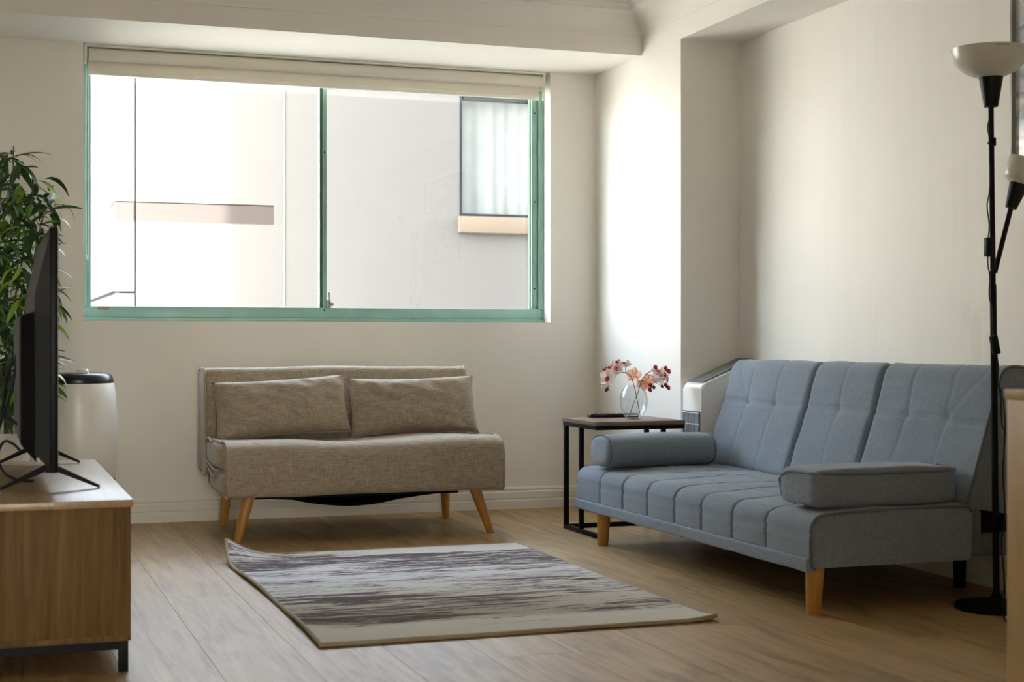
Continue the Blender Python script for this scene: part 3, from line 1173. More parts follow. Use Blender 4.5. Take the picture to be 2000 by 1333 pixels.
# arm cushions: a round bolster and a flat box cushion
def arm_cushion(name, label, x0, x1, y0, y1, z0, z1, rads, seed, cord_top=True):
    root = thing(name, label, 'cushion', ((x0 + x1) / 2, (y0 + y1) / 2, z0), 'arm cushions of the grey sofa')
    if rads is None:                                   # round bolster
        cy, cz, ry, rz = (y0 + y1) / 2, (z0 + z1) / 2, (y1 - y0) / 2, (z1 - z0) / 2
        sp_ = lambda q: math.copysign(abs(q) ** .82, q)
        lp = [Vector((cy + ry * sp_(math.cos(2 * math.pi * q / 56)), cz + rz * sp_(math.sin(2 * math.pi * q / 56)))) for q in range(56)]
    else:
        lp = resample(round_poly([(y0, z0), (y0, z1), (y1, z1), (y1, z0)], rads, 8), .010)
    xs = sorted(set([x0, x0 + .003, x0 + .008, x0 + .016] + linsp(x0 + .03, x1 - .03, 34) + [x1 - .016, x1 - .008, x1 - .003, x1]))

    def dp(i, p, s):
        d = .004 * wob(s, p.x, p.y, 7, seed)
        e = min(s - x0, x1 - s)
        if e < .03:
            d -= .016 * (1 - math.sqrt(max(0, 1 - (1 - e / .03) ** 2)))
        if s - x0 < .13:
            d += .004 * wob(s * .6, p.x * 3, p.y * 3, 30, seed + 2) * (1 - (s - x0) / .13)
        d += .005 * math.sin(math.pi * (s - x0) / (x1 - x0))
        return d
    obj('cushion_cover', soft_sweep(lp, 'X', xs, dp), 'grey', root, smooth=True, sharp=80)
    return root, lp


r, lp = arm_cushion('arm_bolster', 'grey round arm bolster at the far end of the grey sofa, beside the side table', 2.415, 2.915, 5.685, 5.895, .331, .460, None, 3)
for xe in (2.428,):
    c = Vector((5.79, .395))
    tb('piping', 'grey_dark', r, [(xe, c.x + (p.x - c.x) * .985, c.y + (p.y - c.y) * .985) for p in lp], .004, 8, True)
c = Vector((5.79, .395))
tb('piping', 'grey_dark', r, [(2.902, c.x + (p.x - c.x) * .985, c.y + (p.y - c.y) * .985) for p in lp], .004, 8, True)
r, lp = arm_cushion('arm_cushion', 'grey boxy piped arm cushion at the near end of the grey sofa', 2.432, 2.955, 4.100, 4.325, .331, .448, [.030, .016, .05, .05], 6)
zt = .440
tb('piping', 'grey_dark', r, spline([(2.948, 4.200, zt + .006), (2.945, 4.108, zt - .004), (2.70, 4.096, zt - .006), (2.46, 4.104, zt - .003), (2.436, 4.16, zt - .004), (2.432, 4.26, zt - .006), (2.437, 4.318, zt - .03), (2.44, 4.326, .39), (2.446, 4.312, .345), (2.452, 4.25, .334)], 8), .0048)
tb('zip_pull', 'chrome', r, [(2.449, 4.235, .322), (2.450, 4.236, .340)], .0028)

# ================================================================== SIDE TABLE
tbk = thing('side_table', 'small square side table with dark walnut top and black metal frame', 'side table', (2.7, 6.2, 0))
TX0, TX1, TY0, TY1 = 2.490, 2.912, 5.998, 6.402
bx('table_top', 'table_wood', tbk, TX0, TX1, TY0, TY1, .484, .502, bev=.0015)
w = .0195
for (a, b, c, d, z0, z1) in ((TX0 + .002, TX0 + .002 + w, TY0 + .004, TY1 - .004, .466, .484), (TX1 - .002 - w, TX1 - .002, TY0 + .004, TY1 - .004, .466, .484),
                             (TX0 + .022, TX1 - .022, TY0 + .004, TY0 + .004 + w, .466, .484), (TX0 + .022, TX1 - .022, TY1 - .004 - w, TY1 - .004, .466, .484)):
    bx('top_rail', 'black_metal', tbk, a, b, c, d, z0, z1, bev=.001)
for (a, b) in ((TX0 + .002, 6.372), (TX0 + .002, 6.190), (TX1 - .002 - w, 6.372), (TX1 - .002 - w, 6.190)):
    bx('leg', 'black_metal', tbk, a, a + w, b, b + w, .0195, .466, bev=.001)
bx('foot_rail', 'black_metal', tbk, TX0 + .002, TX0 + .002 + w, 5.995, 6.392, 0.0, .0195, bev=.001)
bx('foot_rail', 'black_metal', tbk, TX1 - .002 - w, TX1 - .002, 6.07, 6.392, 0.0, .0195, bev=.001)
bx('foot_rail', 'black_metal', tbk, TX0 + .022, TX1 - .022, 6.372, 6.392, 0.0, .0195, bev=.001)

# remote control
P0 = at_z(1167, 817, .503)
rm = thing('remote_control', 'slim black remote control lying on the side table behind the vase', 'remote', (2.72, 6.34, .502))
bx('remote_body', 'black_gloss', rm, 2.595, 2.835, 6.318, 6.362, .5022, .519, bev=.005, seg=3)
for k in range(6):
    bx('button', 'black_matt', rm, 2.62 + .03 * k, 2.638 + .03 * k, 6.332, 6.348, .519, .5205, bev=.0008)

# ------------------------------------------------------------------ vase and orchid sprays
VY = 6.165
vc = at_y(1238, 822, VY)
VX, VZ = vc.x, .5022
vs_ = thing('glass_vase', 'round clear glass fishbowl vase on the side table', 'vase', (VX, VY, VZ))
S = .00227
prof_o = [(0, 0), (.030, 0), (.034, .003), (.046, .020), (.057, .042), (.0635, .070), (.0635, .090), (.058, .115), (.047, .136), (.036, .149), (.0355, .151)]
prof_i = [(.034, .151), (.0345, .148), (.0445, .135), (.0552, .114), (.0605, .090), (.0605, .070), (.054, .044), (.042, .024), (.028, .016), (0, .014)]
lt('vase_body', 'vase_glass', vs_, prof_o + prof_i, (VX, VY, VZ), 48, sharp=60)
lt('vase_foot', 'water', vs_, [(0, .003), (.029, .003), (.038, .014), (.036, .0165), (0, .013)], (VX, VY, VZ), 36)


def vp(px, py, dy=0.0):
    return at_y(px, py, VY + dy)


def flower(parent, c, face, size, seed, mat='petal', lip=True):
    """five-petal orchid bloom; petals joined as one bloom, red lip as its own piece"""
    rnd = random.Random(seed)
    zaxis = Vector(face).normalized()
    q = zaxis.to_track_quat('Z', 'Y').to_matrix().to_4x4()
    T = Matrix.Translation(Vector(c)) @ q @ Matrix.Rotation(rnd.uniform(-.5, .5), 4, 'Z')
    bm = bmesh.new()
    for k in range(5):
        a = 2 * math.pi * k / 5 + math.pi / 2
        wd = .52 if k in (1, 4) else .38
        nu, nv = 6, 4
        g = {}
        cup = rnd.uniform(.05, .25)
        for i in range(nu + 1):
            for j in range(nv + 1):
                u, v = i / nu, j / nv * 2 - 1
                L = size * (.06 + .94 * u)
                wv = size * wd * math.sin(math.pi * min(1, u * .82 + .10)) ** .8 * v
                z = size * (cup * u * u * 1.2 - .16 * (v * v) * (u) + .05 * math.sin(4 * v + k))
                x, y = math.cos(a) * L - math.sin(a) * wv, math.sin(a) * L + math.cos(a) * wv
                g[i, j] = bm.verts.new(T @ Vector((x, y, z)))
        for i in range(nu):
            for j in range(nv):
                bm.faces.new((g[i, j], g[i + 1, j], g[i + 1, j + 1], g[i, j + 1]))
    fo = obj('bloom', bm, mat, parent, smooth=True)
    if lip:
        bm = bmesh.new()
        for (dx, dy_, dz, rr) in ((0, 0, .18, .17), (.12, -.14, .26, .15), (-.12, -.14, .26, .15), (0, -.30, .30, .16), (0, -.42, .22, .10)):
            bmesh.ops.create_uvsphere(bm, u_segments=10, v_segments=6, radius=size * rr, matrix=T @ Matrix.Translation(Vector((dx, dy_, dz)) * size) @ Matrix.Diagonal((1, 1.2, .7, 1)))
        lo = obj('lip', bm, 'lip_red', None, smooth=True)
        lo.parent = fo
        lo.matrix_parent_inverse = fo.matrix_world.inverted() if False else Matrix.Translation(parent.location) @ Matrix.Translation(-Vector(parent.location))
    return fo


def bud(parent, c, d, L, mat_a='lip_red', mat_b='bud_green'):
    q = Vector(d).normalized().to_track_quat('Z', 'Y').to_matrix().to_4x4()
    a = lt('bud', mat_b, parent, [(0, -L * .5), (L * .26, -L * .25), (L * .36, 0), (L * .24, L * .3), (0, L * .5)], c, 12, q, 80)
    return a


CAMV = Vector((-_F.x, -_F.y, .05))
s1 = thing('orchid_spray', 'pale pink orchid spray arching to the left out of the glass vase', 'flower', (VX, VY, VZ + .02), 'orchid sprays in the vase')
tb('stem', 'orchid_stem', s1, spline([vp(1249.5, 808, .005), vp(1243, 775, .002), vp(1238.5, 754), vp(1233, 738), vp(1223.5, 729), vp(1213, 728), vp(1203, 733), vp(1196, 743), vp(1190, 752), vp(1184, 760)], 6), .0016, 8)
tb('stalk', 'orchid_stem', s1, [vp(1222, 729), vp(1221.5, 716)], .0011, 6)
tb('stalk', 'orchid_stem', s1, [vp(1204, 732), vp(1199, 727)], .0011, 6)
flower(s1, vp(1219, 712), Vector((-.25, -.35, .9)), .034, 1)
flower(s1, vp(1203, 719, -.01), CAMV + Vector((-.4, 0, .4)), .036, 2)
flower(s1, vp(1187, 738, -.015), CAMV + Vector((-.25, 0, -.1)), .038, 3)
flower(s1, vp(1196, 728, .015), Vector((-.8, -.2, .5)), .030, 4)
flower(s1, vp(1238, 733, .035), Vector((.2, .8, .4)), .036, 5, 'petal_peach', False)
bud(s1, vp(1185, 761, -.004), vp(1190, 750) - vp(1184, 763), .026)
for q_, (cx, cy_) in enumerate(((1179, 722), (1189, 718), (1204, 707))):
    bmx = bmesh.new()
    for k in range(3):
        bmesh.ops.create_uvsphere(bmx, u_segments=8, v_segments=6, radius=.0062 - .001 * k, matrix=Matrix.Translation(vp(cx + 2.4 * k, cy_ - 1.6 * k + (2 if k == 1 else 0), -.03)))
    obj('lip_tip', bmx, 'lip_red', s1, smooth=True)
bmx = bmesh.new()
bmesh.ops.create_uvsphere(bmx, u_segments=10, v_segments=7, radius=.011, matrix=Matrix.Translation(vp(1177.5, 758, -.01)) @ Matrix.Diagonal((.8, .8, 1.1, 1)))
obj('half_open_bud', bmx, 'petal', s1, smooth=True)

s2 = thing('orchid_spray', 'pale pink orchid spray arching to the right out of the vase, with red buds', 'flower', (VX, VY, VZ + .02), 'orchid sprays in the vase')
tb('stem', 'orchid_stem', s2, spline([vp(1230.5, 809, -.005), vp(1238, 787, -.002), vp(1244.5, 772), vp(1249.5, 756), vp(1254, 743), vp(1262, 732), vp(1270, 726), vp(1277, 725.5), vp(1288, 729)], 6), .0016, 8)
tb('stalk', 'orchid_stem', s2, spline([vp(1265, 731), vp(1273, 735), vp(1281, 738), vp(1289, 739)], 4), .0010, 6)
tb('stalk', 'orchid_stem', s2, spline([vp(1277, 726), vp(1276.5, 736), vp(1275, 746), vp(1276, 754)], 4), .0010, 6)
tb('stalk', 'orchid_stem', s2, spline([vp(1282, 738), vp(1281, 747), vp(1286, 751), vp(1290, 753)], 4), .0010, 6)
tb('stalk', 'orchid_stem', s2, [vp(1254, 743), vp(1258, 745)], .0010, 6)
flower(s2, vp(1283, 726, -.005), Vector((.1, -.5, .7)), .030, 11)
flower(s2, vp(1296, 731, -.01), CAMV + Vector((.5, 0, .3)), .034, 12)
flower(s2, vp(1289, 738, -.016), CAMV + Vector((.1, 0, -.35)), .034, 13, 'petal', False)
flower(s2, vp(1266, 743, .03), Vector((.1, .9, .1)), .034, 14, 'petal_peach', False)
flower(s2, vp(1256, 752, .02), Vector((.3, .6, .6)), .034, 15, 'petal_peach', False)
flower(s2, vp(1301, 742, .0), Vector((.9, -.2, -.2)), .027, 16)
bud(s2, vp(1277, 757, -.004), Vector((.2, 0, -1)), .022)
bud(s2, vp(1293, 755, -.004), Vector((.5, 0, -1)), .020)
for cx, cy_ in ((1270, 752), (1269, 761), (1300, 752), (1305, 757), (1280, 717), (1300, 719), (1306, 725)):
    bmx = bmesh.new()
    for k in range(2):
        bmesh.ops.create_uvsphere(bmx, u_segments=10, v_segments=7, radius=.0095 - .003 * k, matrix=Matrix.Translation(vp(cx + 1.5 * k, cy_ + 3.0 * k, -.02)))
    obj('lip_tip', bmx, 'lip_red', s2, smooth=True)

# ================================================================== EVAPORATIVE COOLER (behind the grey sofa)
ck = thing('evaporative_cooler', 'white portable air cooler with sloping top wedged behind the grey sofa', 'air cooler', (3.13, 6.1, 0))
bm = bmesh.new()
pts = round_poly([(2.992, .02), (2.998, .655), (3.27, .768), (3.27, .02)], [.01, .020, .03, .01], 6)
k0 = bmesh.new()
prism(bm, [(p.x, p.y) for p in pts], 'Y', 6.012, 6.196)
es = [e for e in bm.edges if abs(e.verts[0].co.y - e.verts[1].co.y) < 1e-6]
bmesh.ops.bevel(bm, geom=es, offset=.012, segments=3, profile=.5, affect='EDGES')
k0.free()
obj('housing', bm, 'white_plastic', ck, smooth=True, sharp=40)
# dark louvred top panel lying on the slope
sl = (.768 - .655) / (3.27 - 2.998)
bm = bmesh.new()
prism(bm, [(3.018, .6655), (3.018, .670), (3.262, .670 + sl * .244), (3.262, .6655 + sl * .244)], 'Y', 6.032, 6.182)
obj('top_panel', bm, 'grey_plastic', ck)
# air intake on the lit end: filter, wire grill
obj('filter', B(2.9885, 2.9955, 6.022, 6.186, .12, .538), 'grill_back', ck)
for k in range(9):
    z = .53 - .05 * k
    tb('grill_bar', 'white_plastic', ck, [(2.986, 6.016, z), (2.986, 6.192, z)], .0022, 6)
for k in range(12):
    yy = 6.026 + .014 * k
    tb('grill_wire', 'white_plastic', ck, [(2.987, yy, .12), (2.987, yy, .535)], .0009, 5)
obj('grill_post', B(2.9845, 2.990, 6.112, 6.140, .12, .537), 'grey_plastic', ck)

# ================================================================== RUG
rx0, rx1, ry0, ry1 = RUG
rug = thing('area_rug', 'cream and taupe rug with ragged dark purple-brown streaks, one far corner curled up', 'rug', ((rx0 + rx1) / 2, (ry0 + ry1) / 2, 0))


def rugz(x, y):
    u, v = (x - rx0) / (rx1 - rx0), (y - ry0) / (ry1 - ry0)
    z = .0105
    # far left corner curls; the left edge ripples off the floor
    dc = math.hypot((x - rx0) * 1.25, (ry1 - y))
    z += .070 * max(0, 1 - dc / .30) ** 2.1
    z += .006 * max(0, 1 - (x - rx0) / .10) * (.5 + .5 * math.sin(y * 7.5))
    z += .010 * max(0, 1 - math.hypot(rx1 - x, y - ry0) / .10) ** 1.5
    z += .0012 * wob(x, y, 0, 5, 1) + .0012
    return z


def rugxy(x, y):
    # slight pull of the curled corner
    dc = math.hypot((x - rx0) * 1.25, (ry1 - y))
    q = max(0, 1 - dc / .30) ** 2
    e = max(0, 1 - (x - rx0) / .12) * .012 * math.sin((y - ry0) * 2.2)
    return x + .018 * q + e, y - .03 * q


bm = bmesh.new()
nx, ny = 80, 120
topv, botv = {}, {}
for i in range(nx + 1):
    for j in range(ny + 1):
        x, y = rx0 + (rx1 - rx0) * i / nx, ry0 + (ry1 - ry0) * j / ny
        z = rugz(x, y)
        X, Y = rugxy(x, y)
        topv[i, j] = bm.verts.new((X, Y, z))
        botv[i, j] = bm.verts.new((X, Y, z - .0100))
for i in range(nx):
    for j in range(ny):
        bm.faces.new((topv[i, j], topv[i + 1, j], topv[i + 1, j + 1], topv[i, j + 1]))
        bm.faces.new((botv[i, j], botv[i, j + 1], botv[i + 1, j + 1], botv[i + 1, j]))
for i in range(nx):
    for j in (0, ny):
        bm.faces.new((topv[i, j], topv[i + 1, j], botv[i + 1, j], botv[i, j]))
for j in range(ny):
    for i in (0, nx):
        bm.faces.new((topv[i, j], topv[i, j + 1], botv[i, j + 1], botv[i, j]))
o = obj('pile', bm, 'rug', None, smooth=True, sharp=60)
o.parent = rug
o.matrix_parent_inverse = Matrix.Translation(-Vector(rug.location))


def edge(pts):
    out = []
    for x, y in pts:
        X, Y = rugxy(x, y)
        out.append((X, Y, rugz(x, y) - .0045))
    return out


for nm, a, b in (('l', (rx0, ry0), (rx0, ry1)), ('f', (rx0, ry0), (rx1, ry0)), ('r', (rx1, ry0), (rx1, ry1)), ('b', (rx0, ry1), (rx1, ry1))):
    tb('edge_binding', 'rug_binding', rug, edge([(a[0] + (b[0] - a[0]) * k / 60, a[1] + (b[1] - a[1]) * k / 60) for k in range(61)]), .0068, 8)

# ================================================================== TV STAND
tv = thing('tv_stand', 'oak-veneer low television stand on a black metal base at the left', 'tv stand', (.13, 4.68, 0))
UX0, UX1, UY0, UY1 = -.10, .362, 3.985, 5.374
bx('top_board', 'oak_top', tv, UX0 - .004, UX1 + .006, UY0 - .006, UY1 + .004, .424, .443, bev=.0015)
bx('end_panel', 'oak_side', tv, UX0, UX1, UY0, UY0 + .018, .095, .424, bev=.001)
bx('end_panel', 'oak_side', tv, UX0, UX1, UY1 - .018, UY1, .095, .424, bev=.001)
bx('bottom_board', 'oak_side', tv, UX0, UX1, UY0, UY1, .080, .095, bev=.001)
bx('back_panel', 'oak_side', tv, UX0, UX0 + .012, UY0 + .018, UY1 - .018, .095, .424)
for k in range(3):
    y0 = UY0 + .020 + k * (UY1 - UY0 - .04) / 3
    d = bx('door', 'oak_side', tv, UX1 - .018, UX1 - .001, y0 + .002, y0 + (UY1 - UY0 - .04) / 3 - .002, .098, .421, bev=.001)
bx('chip_mark', 'label_white', tv, .163, .172, UY0 - .0075, UY0 - .005, .434, .442)
for (a, b) in ((UX1 - .030, UY0 + .004), (UX1 - .030, UY1 - .028), (UX0 + .004, UY0 + .004), (UX0 + .004, UY1 - .028)):
    bx('leg', 'black_metal', tv, a, a + .024, b, b + .024, 0, .080, bev=.001)
bx('base_rail', 'black_metal', tv, UX0 + .028, UX1 - .030, UY0 + .004, UY0 + .026, .058, .080)
bx('base_rail', 'black_metal', tv, UX0 + .028, UX1 - .030, UY1 - .026, UY1 - .004, .058, .080)
bx('base_rail', 'black_metal', tv, UX1 - .028, UX1 - .006, UY0 + .028, UY1 - .028, .058, .080)
bx('base_rail', 'black_metal', tv, UX0 + .006, UX0 + .028, UY0 + .028, UY1 - .028, .058, .080)

# ================================================================== TELEVISION (seen from behind, edge-on)
te = thing('television', 'black flat-screen television on splayed feet, its edge and back to the viewer', 'television', (.18, 4.74, .443))
PY0, PY1, PZ0, PZ1 = 4.150, 5.290, .502, 1.150
xs0, xs1 = .168, .190
bx('screen_panel', 'black_matt', te, xs0, xs1, PY0, PY1, PZ0, PZ1, bev=.004)
obj('screen', B(xs1 - .001, xs1 + .0015, PY0 + .01, PY1 - .01, PZ0 + .016, PZ1 - .01), 'black_gloss', te)
# back shell: shallow frustum swelling away from the panel
def frustum(bm, y0, y1, z0, z1, xa, iy, iz0, iz1, xb):
    A = [bm.verts.new((xa, y, z)) for y, z in ((y0, z0), (y1, z0), (y1, z1), (y0, z1))]
    Bq = [bm.verts.new((xb, y, z)) for y, z in ((y0 + iy, z0 + iz0), (y1 - iy, z0 + iz0), (y1 - iy, z1 - iz1), (y0 + iy, z1 - iz1))]
    for k in range(4):
        bm.faces.new((A[k], A[(k + 1) % 4], Bq[(k + 1) % 4], Bq[k]))
    bm.faces.new(Bq)
    bm.faces.new(A[::-1])
    es = set()
    for v in Bq:
        es.update(v.link_edges)
    bmesh.ops.bevel(bm, geom=list(es), offset=.008, segments=3, profile=.5, affect='EDGES')
    return bm


obj('back_shell', frustum(bmesh.new(), PY0 + .012, PY1 - .012, PZ0 + .010, PZ1 - .012, xs0 + .002, .10, .03, .16, .134), 'black_matt', te, smooth=True, sharp=30)
obj('electronics_hump', frustum(bmesh.new(), PY0 + .14, PY1 - .14, PZ0 + .018, PZ0 + .43, .140, .02, .05, .012, .098), 'black_matt', te, smooth=True, sharp=30)
bx('back_label', 'label_white', te, .1435, .1475, 4.2365, 4.243, .525, .590)
for yc in (4.32, 5.225):
    bm = bmesh.new()
    for sx_ in (-1, 1):
        tip = Vector((.178 + sx_ * .130, yc - (.0 if sx_ > 0 else -.02), .4455))
        root = Vector((.178 + sx_ * .012, yc, .512))
        dirv = (tip - root)
        a = [root + Vector((0, -.014, 0)), root + Vector((0, .014, 0)), root + Vector((0, .014, -.018)), root + Vector((0, -.014, -.018))]
        b = [tip + Vector((0, -.010, .006)), tip + Vector((0, .010, .006)), tip + Vector((0, .010, -.002)), tip + Vector((0, -.010, -.002))]
        va, vb = [bm.verts.new(p) for p in a], [bm.verts.new(p) for p in b]
        for k in range(4):
            bm.faces.new((va[k], va[(k + 1) % 4], vb[(k + 1) % 4], vb[k]))
        bm.faces.new(va[::-1])
        bm.faces.new(vb)
    box(bm, .164, .192, yc - .014, yc + .014, .490, .514)
    obj('foot', bm, 'black_metal', te)
tb('cable', 'rubber', te, spline([(.100, 4.80, .81), (.085, 4.82, .70), (.055, 4.86, .60), (.03, 4.9, .50), (.0, 4.95, .4475), (-.06, 5.0, .4475)], 8), .0045)
tb('cable', 'rubber', te, spline([(.098, 4.95, .80), (.075, 4.97, .74), (.06, 5.02, .62), (.03, 5.06, .53), (.01, 5.1, .4475), (-.06, 5.15, .4475)], 8), .0055)
tb('cable', 'rubber', te, spline([(.105, 4.55, .535), (.085, 4.56, .555), (.06, 4.58, .56), (.045, 4.6, .52), (.06, 4.62, .47), (.10, 4.6, .4475), (.14, 4.56, .4475)], 8), .004)
tb('cable', 'rubber', te, spline([(.105, 4.62, .60), (.08, 4.64, .62), (.04, 4.66, .63), (.0, 4.7, .64), (-.04, 4.75, .60), (-.06, 4.8, .50), (-.07, 4.85, .4475)], 8), .004)

# ================================================================== PORTABLE AIR CONDITIONER / PURIFIER by the window wall
ac = thing('air_purifier', 'white barrel-shaped portable air unit with black top behind the tv stand', 'air unit', (.412, 6.93, 0))


def ov(r, z):
    return (r, z)


ax, ay = .405, 6.935
sq = Matrix.Diagonal((1.0, .92, 1, 1))
body = [(.158, .245), (.163, .30), (.1675, .40), (.167, .50), (.160, .60), (.1525, .660), (.150, .664)]
lt('body', 'white_plastic', ac, [(0, .243), (.150, .243)] + body + [(0, .664)], (ax, ay, 0), 64, sq)
lt('top_cap', 'black_gloss', ac, [(.148, .662), (.150, .672), (.146, .690), (.136, .703), (.118, .709), (.100, .706), (0, .702)], (ax, ay, 0), 64, sq)
lt('base_ring', 'black_gloss', ac, [(0, .224), (.156, .224), (.158, .232), (.157, .245), (0, .245)], (ax, ay, 0), 64, sq)
lt('lower_body', 'white_plastic', ac, [(0, .045), (.145, .045), (.153, .06), (.157, .20), (.156, .224), (0, .224)], (ax, ay, 0), 64, sq)
bm = bmesh.new()
for k in range(10):
    a0, a1 = math.radians(-52 + 4 * k), math.radians(-52 + 4 * (k + 1))
    vs4 = [bm.verts.new((ax + .1592 * math.cos(a), ay + .1592 * .92 * math.sin(a), z)) for a, z in ((a0, .192), (a1, .192), (a1, .212), (a0, .212))]
    bm.faces.new(vs4)
obj('sticker', bm, 'label_yellow', ac)
lt('knob', 'white_plastic', ac, [(0, 0), (.024, 0), (.0255, .004), (.025, .016), (.022, .019), (0, .019)], (at_y(161, 737, 6.86).x, 6.86, .709), 28)
lt('knob_neck', 'black_gloss', ac, [(.040, -.03), (.034, -.012), (.022, -.002), (.018, .004), (0, .004)], (at_y(165, 738, 6.86).x, 6.86, .712), 28)
for sx_, sy_ in ((-1, -1), (1, -1), (-1, 1), (1, 1)):
    tb('castor', 'rubber', ac, [(ax + sx_ * .09 - .01, ay + sy_ * .08, .023), (ax + sx_ * .09 + .01, ay + sy_ * .08, .023)], .022, 14)

# ================================================================== FLOOR LAMP
L0 = at_z(1946, 1190, 0)
lx, ly = L0.x, L0.y
fl = thing('floor_lamp', 'black two-head floor lamp with white opal bowl shades beside the grey sofa', 'floor lamp', (lx, ly, 0))
lt('base', 'black_metal', fl, [(0, 0), (.128, 0), (.130, .006), (.126, .016), (.06, .026), (.02, .034), (.012, .05), (0, .05)], (lx, ly, 0), 48)
ptop = at_y(1935.5, 205, ly)
tb('pole', 'black_metal', fl, [(lx, ly, .03), (lx + (ptop.x - lx) * .62, ly, 1.03)], .0105, 16)
tb('pole', 'black_metal', fl, [(lx + (ptop.x - lx) * .62, ly, 1.03), (ptop.x, ly, 1.60)], .0085, 16)
jz = at_y(1938, 277, ly)
tb('pole_joint', 'black_metal', fl, [(jz.x, ly, jz.z - .012), (jz.x, ly, jz.z + .012)], .012, 16)
tb('cord_clip', 'black_metal', fl, [(jz.x - .022, ly - .008, jz.z - .006), (jz.x, ly - .008, jz.z - .006)], .0035, 8)
lt('socket_cone', 'black_matt', fl, [(0, 0), (.0215, 0), (.0225, .004), (.0375, .094), (.030, .096), (0, .096)], (ptop.x, ly, 1.592), 32)
sh = [(.018, 0), (.045, .004), (.080, .020), (.106, .046), (.118, .076), (.1195, .092), (.116, .092), (.114, .077), (.102, .050), (.077, .025), (.043, .009), (.018, .006)]
lt('shade', 'lamp_shade', fl, sh, (ptop.x - .006, ly, 1.683), 48)
bm = bmesh.new()
for k in range(9):
    a = math.radians(-118 + 2.6 * k)
    r_ = .1192
    w_ = .9 + .2 * (k % 2)
    vs4 = [bm.verts.new((ptop.x - .006 + r_ * math.cos(a + q), ly + r_ * math.sin(a + q), 1.7665 + z * w_)) for q, z in ((0, -.0022), (.03, -.0022), (.03, .0022), (0, .0022))]
    bm.faces.new(vs4)
obj('shade_mark', bm, 'frame_grey', fl)
# reading arm and its smaller head
e0, e1, e2, e3 = at_y(1943, 533, ly), at_y(1953, 492, ly), at_y(1966, 440, ly), at_y(1975, 404, ly)
tb('reading_arm', 'black_metal', fl, spline([e0, e1, e2, e3], 6), .0080, 12)
ad = Vector((.30, -.16, 1)).normalized()
R4 = ad.to_track_quat('Z', 'Y').to_matrix().to_4x4()
lt('socket_cone', 'black_matt', fl, [(0, -.006), (.0175, -.006), (.0185, 0), (.031, .078), (0, .080)], e3, 28, R4)
lt('shade', 'lamp_shade', fl, [(.014, .074), (.034, .076), (.050, .084), (.058, .100), (.0605, .150), (.0595, .156), (.057, .150), (.054, .102), (.047, .088), (.033, .081), (.014, .079)], e3, 40, R4)
# cord with two in-line switches
q = lambda x, y, dy=-.014: at_y(x, y, ly + dy)
tb('cord', 'rubber', fl, spline([q(1932, 232), q(1929, 250), q(1932, 272), q(1934, 340), q(1932, 378), q(1928, 402), q(1932, 440), q(1930, 466)], 8), .0022, 6)
tb('cord', 'rubber', fl, spline([q(1929, 500), q(1930, 522), q(1933, 540), q(1932, 580), q(1938, 605), q(1939, 660)], 8), .0022, 6)
tb('cord', 'rubber', fl, spline([q(1938, 524), q(1935, 530), q(1933, 541)], 5), .0022, 6)
tb('cord', 'rubber', fl, spline([q(1946, 690), q(1950, 720), q(1949, 745), q(1954, 775), q(1957, 830), q(1962, 842), q(1961, 880), q(1959, 930), q(1963, 1010), q(1956, 1060), q(1960, 1110), q(1962, 1160), at_z(1958, 1197, .012), at_z(1966, 1215, .006)], 8), .0026, 6)
tb('cord', 'rubber', fl, spline([q(1947, 692), q(1948, 740), q(1957, 770), q(1963, 820), q(1962, 870)], 8), .0022, 6)
for (cx, cy_, rt) in ((1930, 483, .0), (1943, 674, -.22)):
    c = q(cx, cy_)
    bm = B(-.0115, .0115, -.010, .010, -.030, .030, bev=.004, seg=3)
    bmesh.ops.transform(bm, matrix=Matrix.Translation(c) @ Matrix.Rotation(rt, 4, 'Y'), verts=bm.verts)
    obj('inline_switch', bm, 'black_matt', fl, smooth=True, sharp=40)
bx('base_label', 'label_white', fl, lx - .012, lx + .002, ly - .1300, ly - .1285, .004, .009)

# ================================================================== PICTURE on the sofa wall
pf_ = thing('framed_picture', 'grey framed abstract picture on the wall above the floor lamp', 'picture', (3.29, 3.9, 1.43))
pz0, pz1, py0, py1 = 1.440, 2.08, 3.35, 4.250
for (a, b, c, d) in ((py0, py1, pz0, pz0 + .012), (py0, py1, pz1 - .012, pz1), (py0, py0 + .012, pz0 + .012, pz1 - .012), (py1 - .012, py1, pz0 + .012, pz1 - .012)):
    bx('frame_bar', 'frame_grey', pf_, 3.272, 3.2995, a, b, c, d, bev=.001)
n = N('abstract_print')
f = n.noise(n.coords((1, 2.0, 7)), 1.6, 5, .6, 1.5)
n.base(n.ramp(f, [(.35, (.25, .36, .48)), (.46, (.50, .54, .55)), (.55, (.62, .62, .60)), (.62, (.8, .8, .78))]))
n.set(.12, .5)
obj('print', B(3.286, 3.290, py0 + .01, py1 - .01, pz0 + .01, pz1 - .01), n.m, pf_)

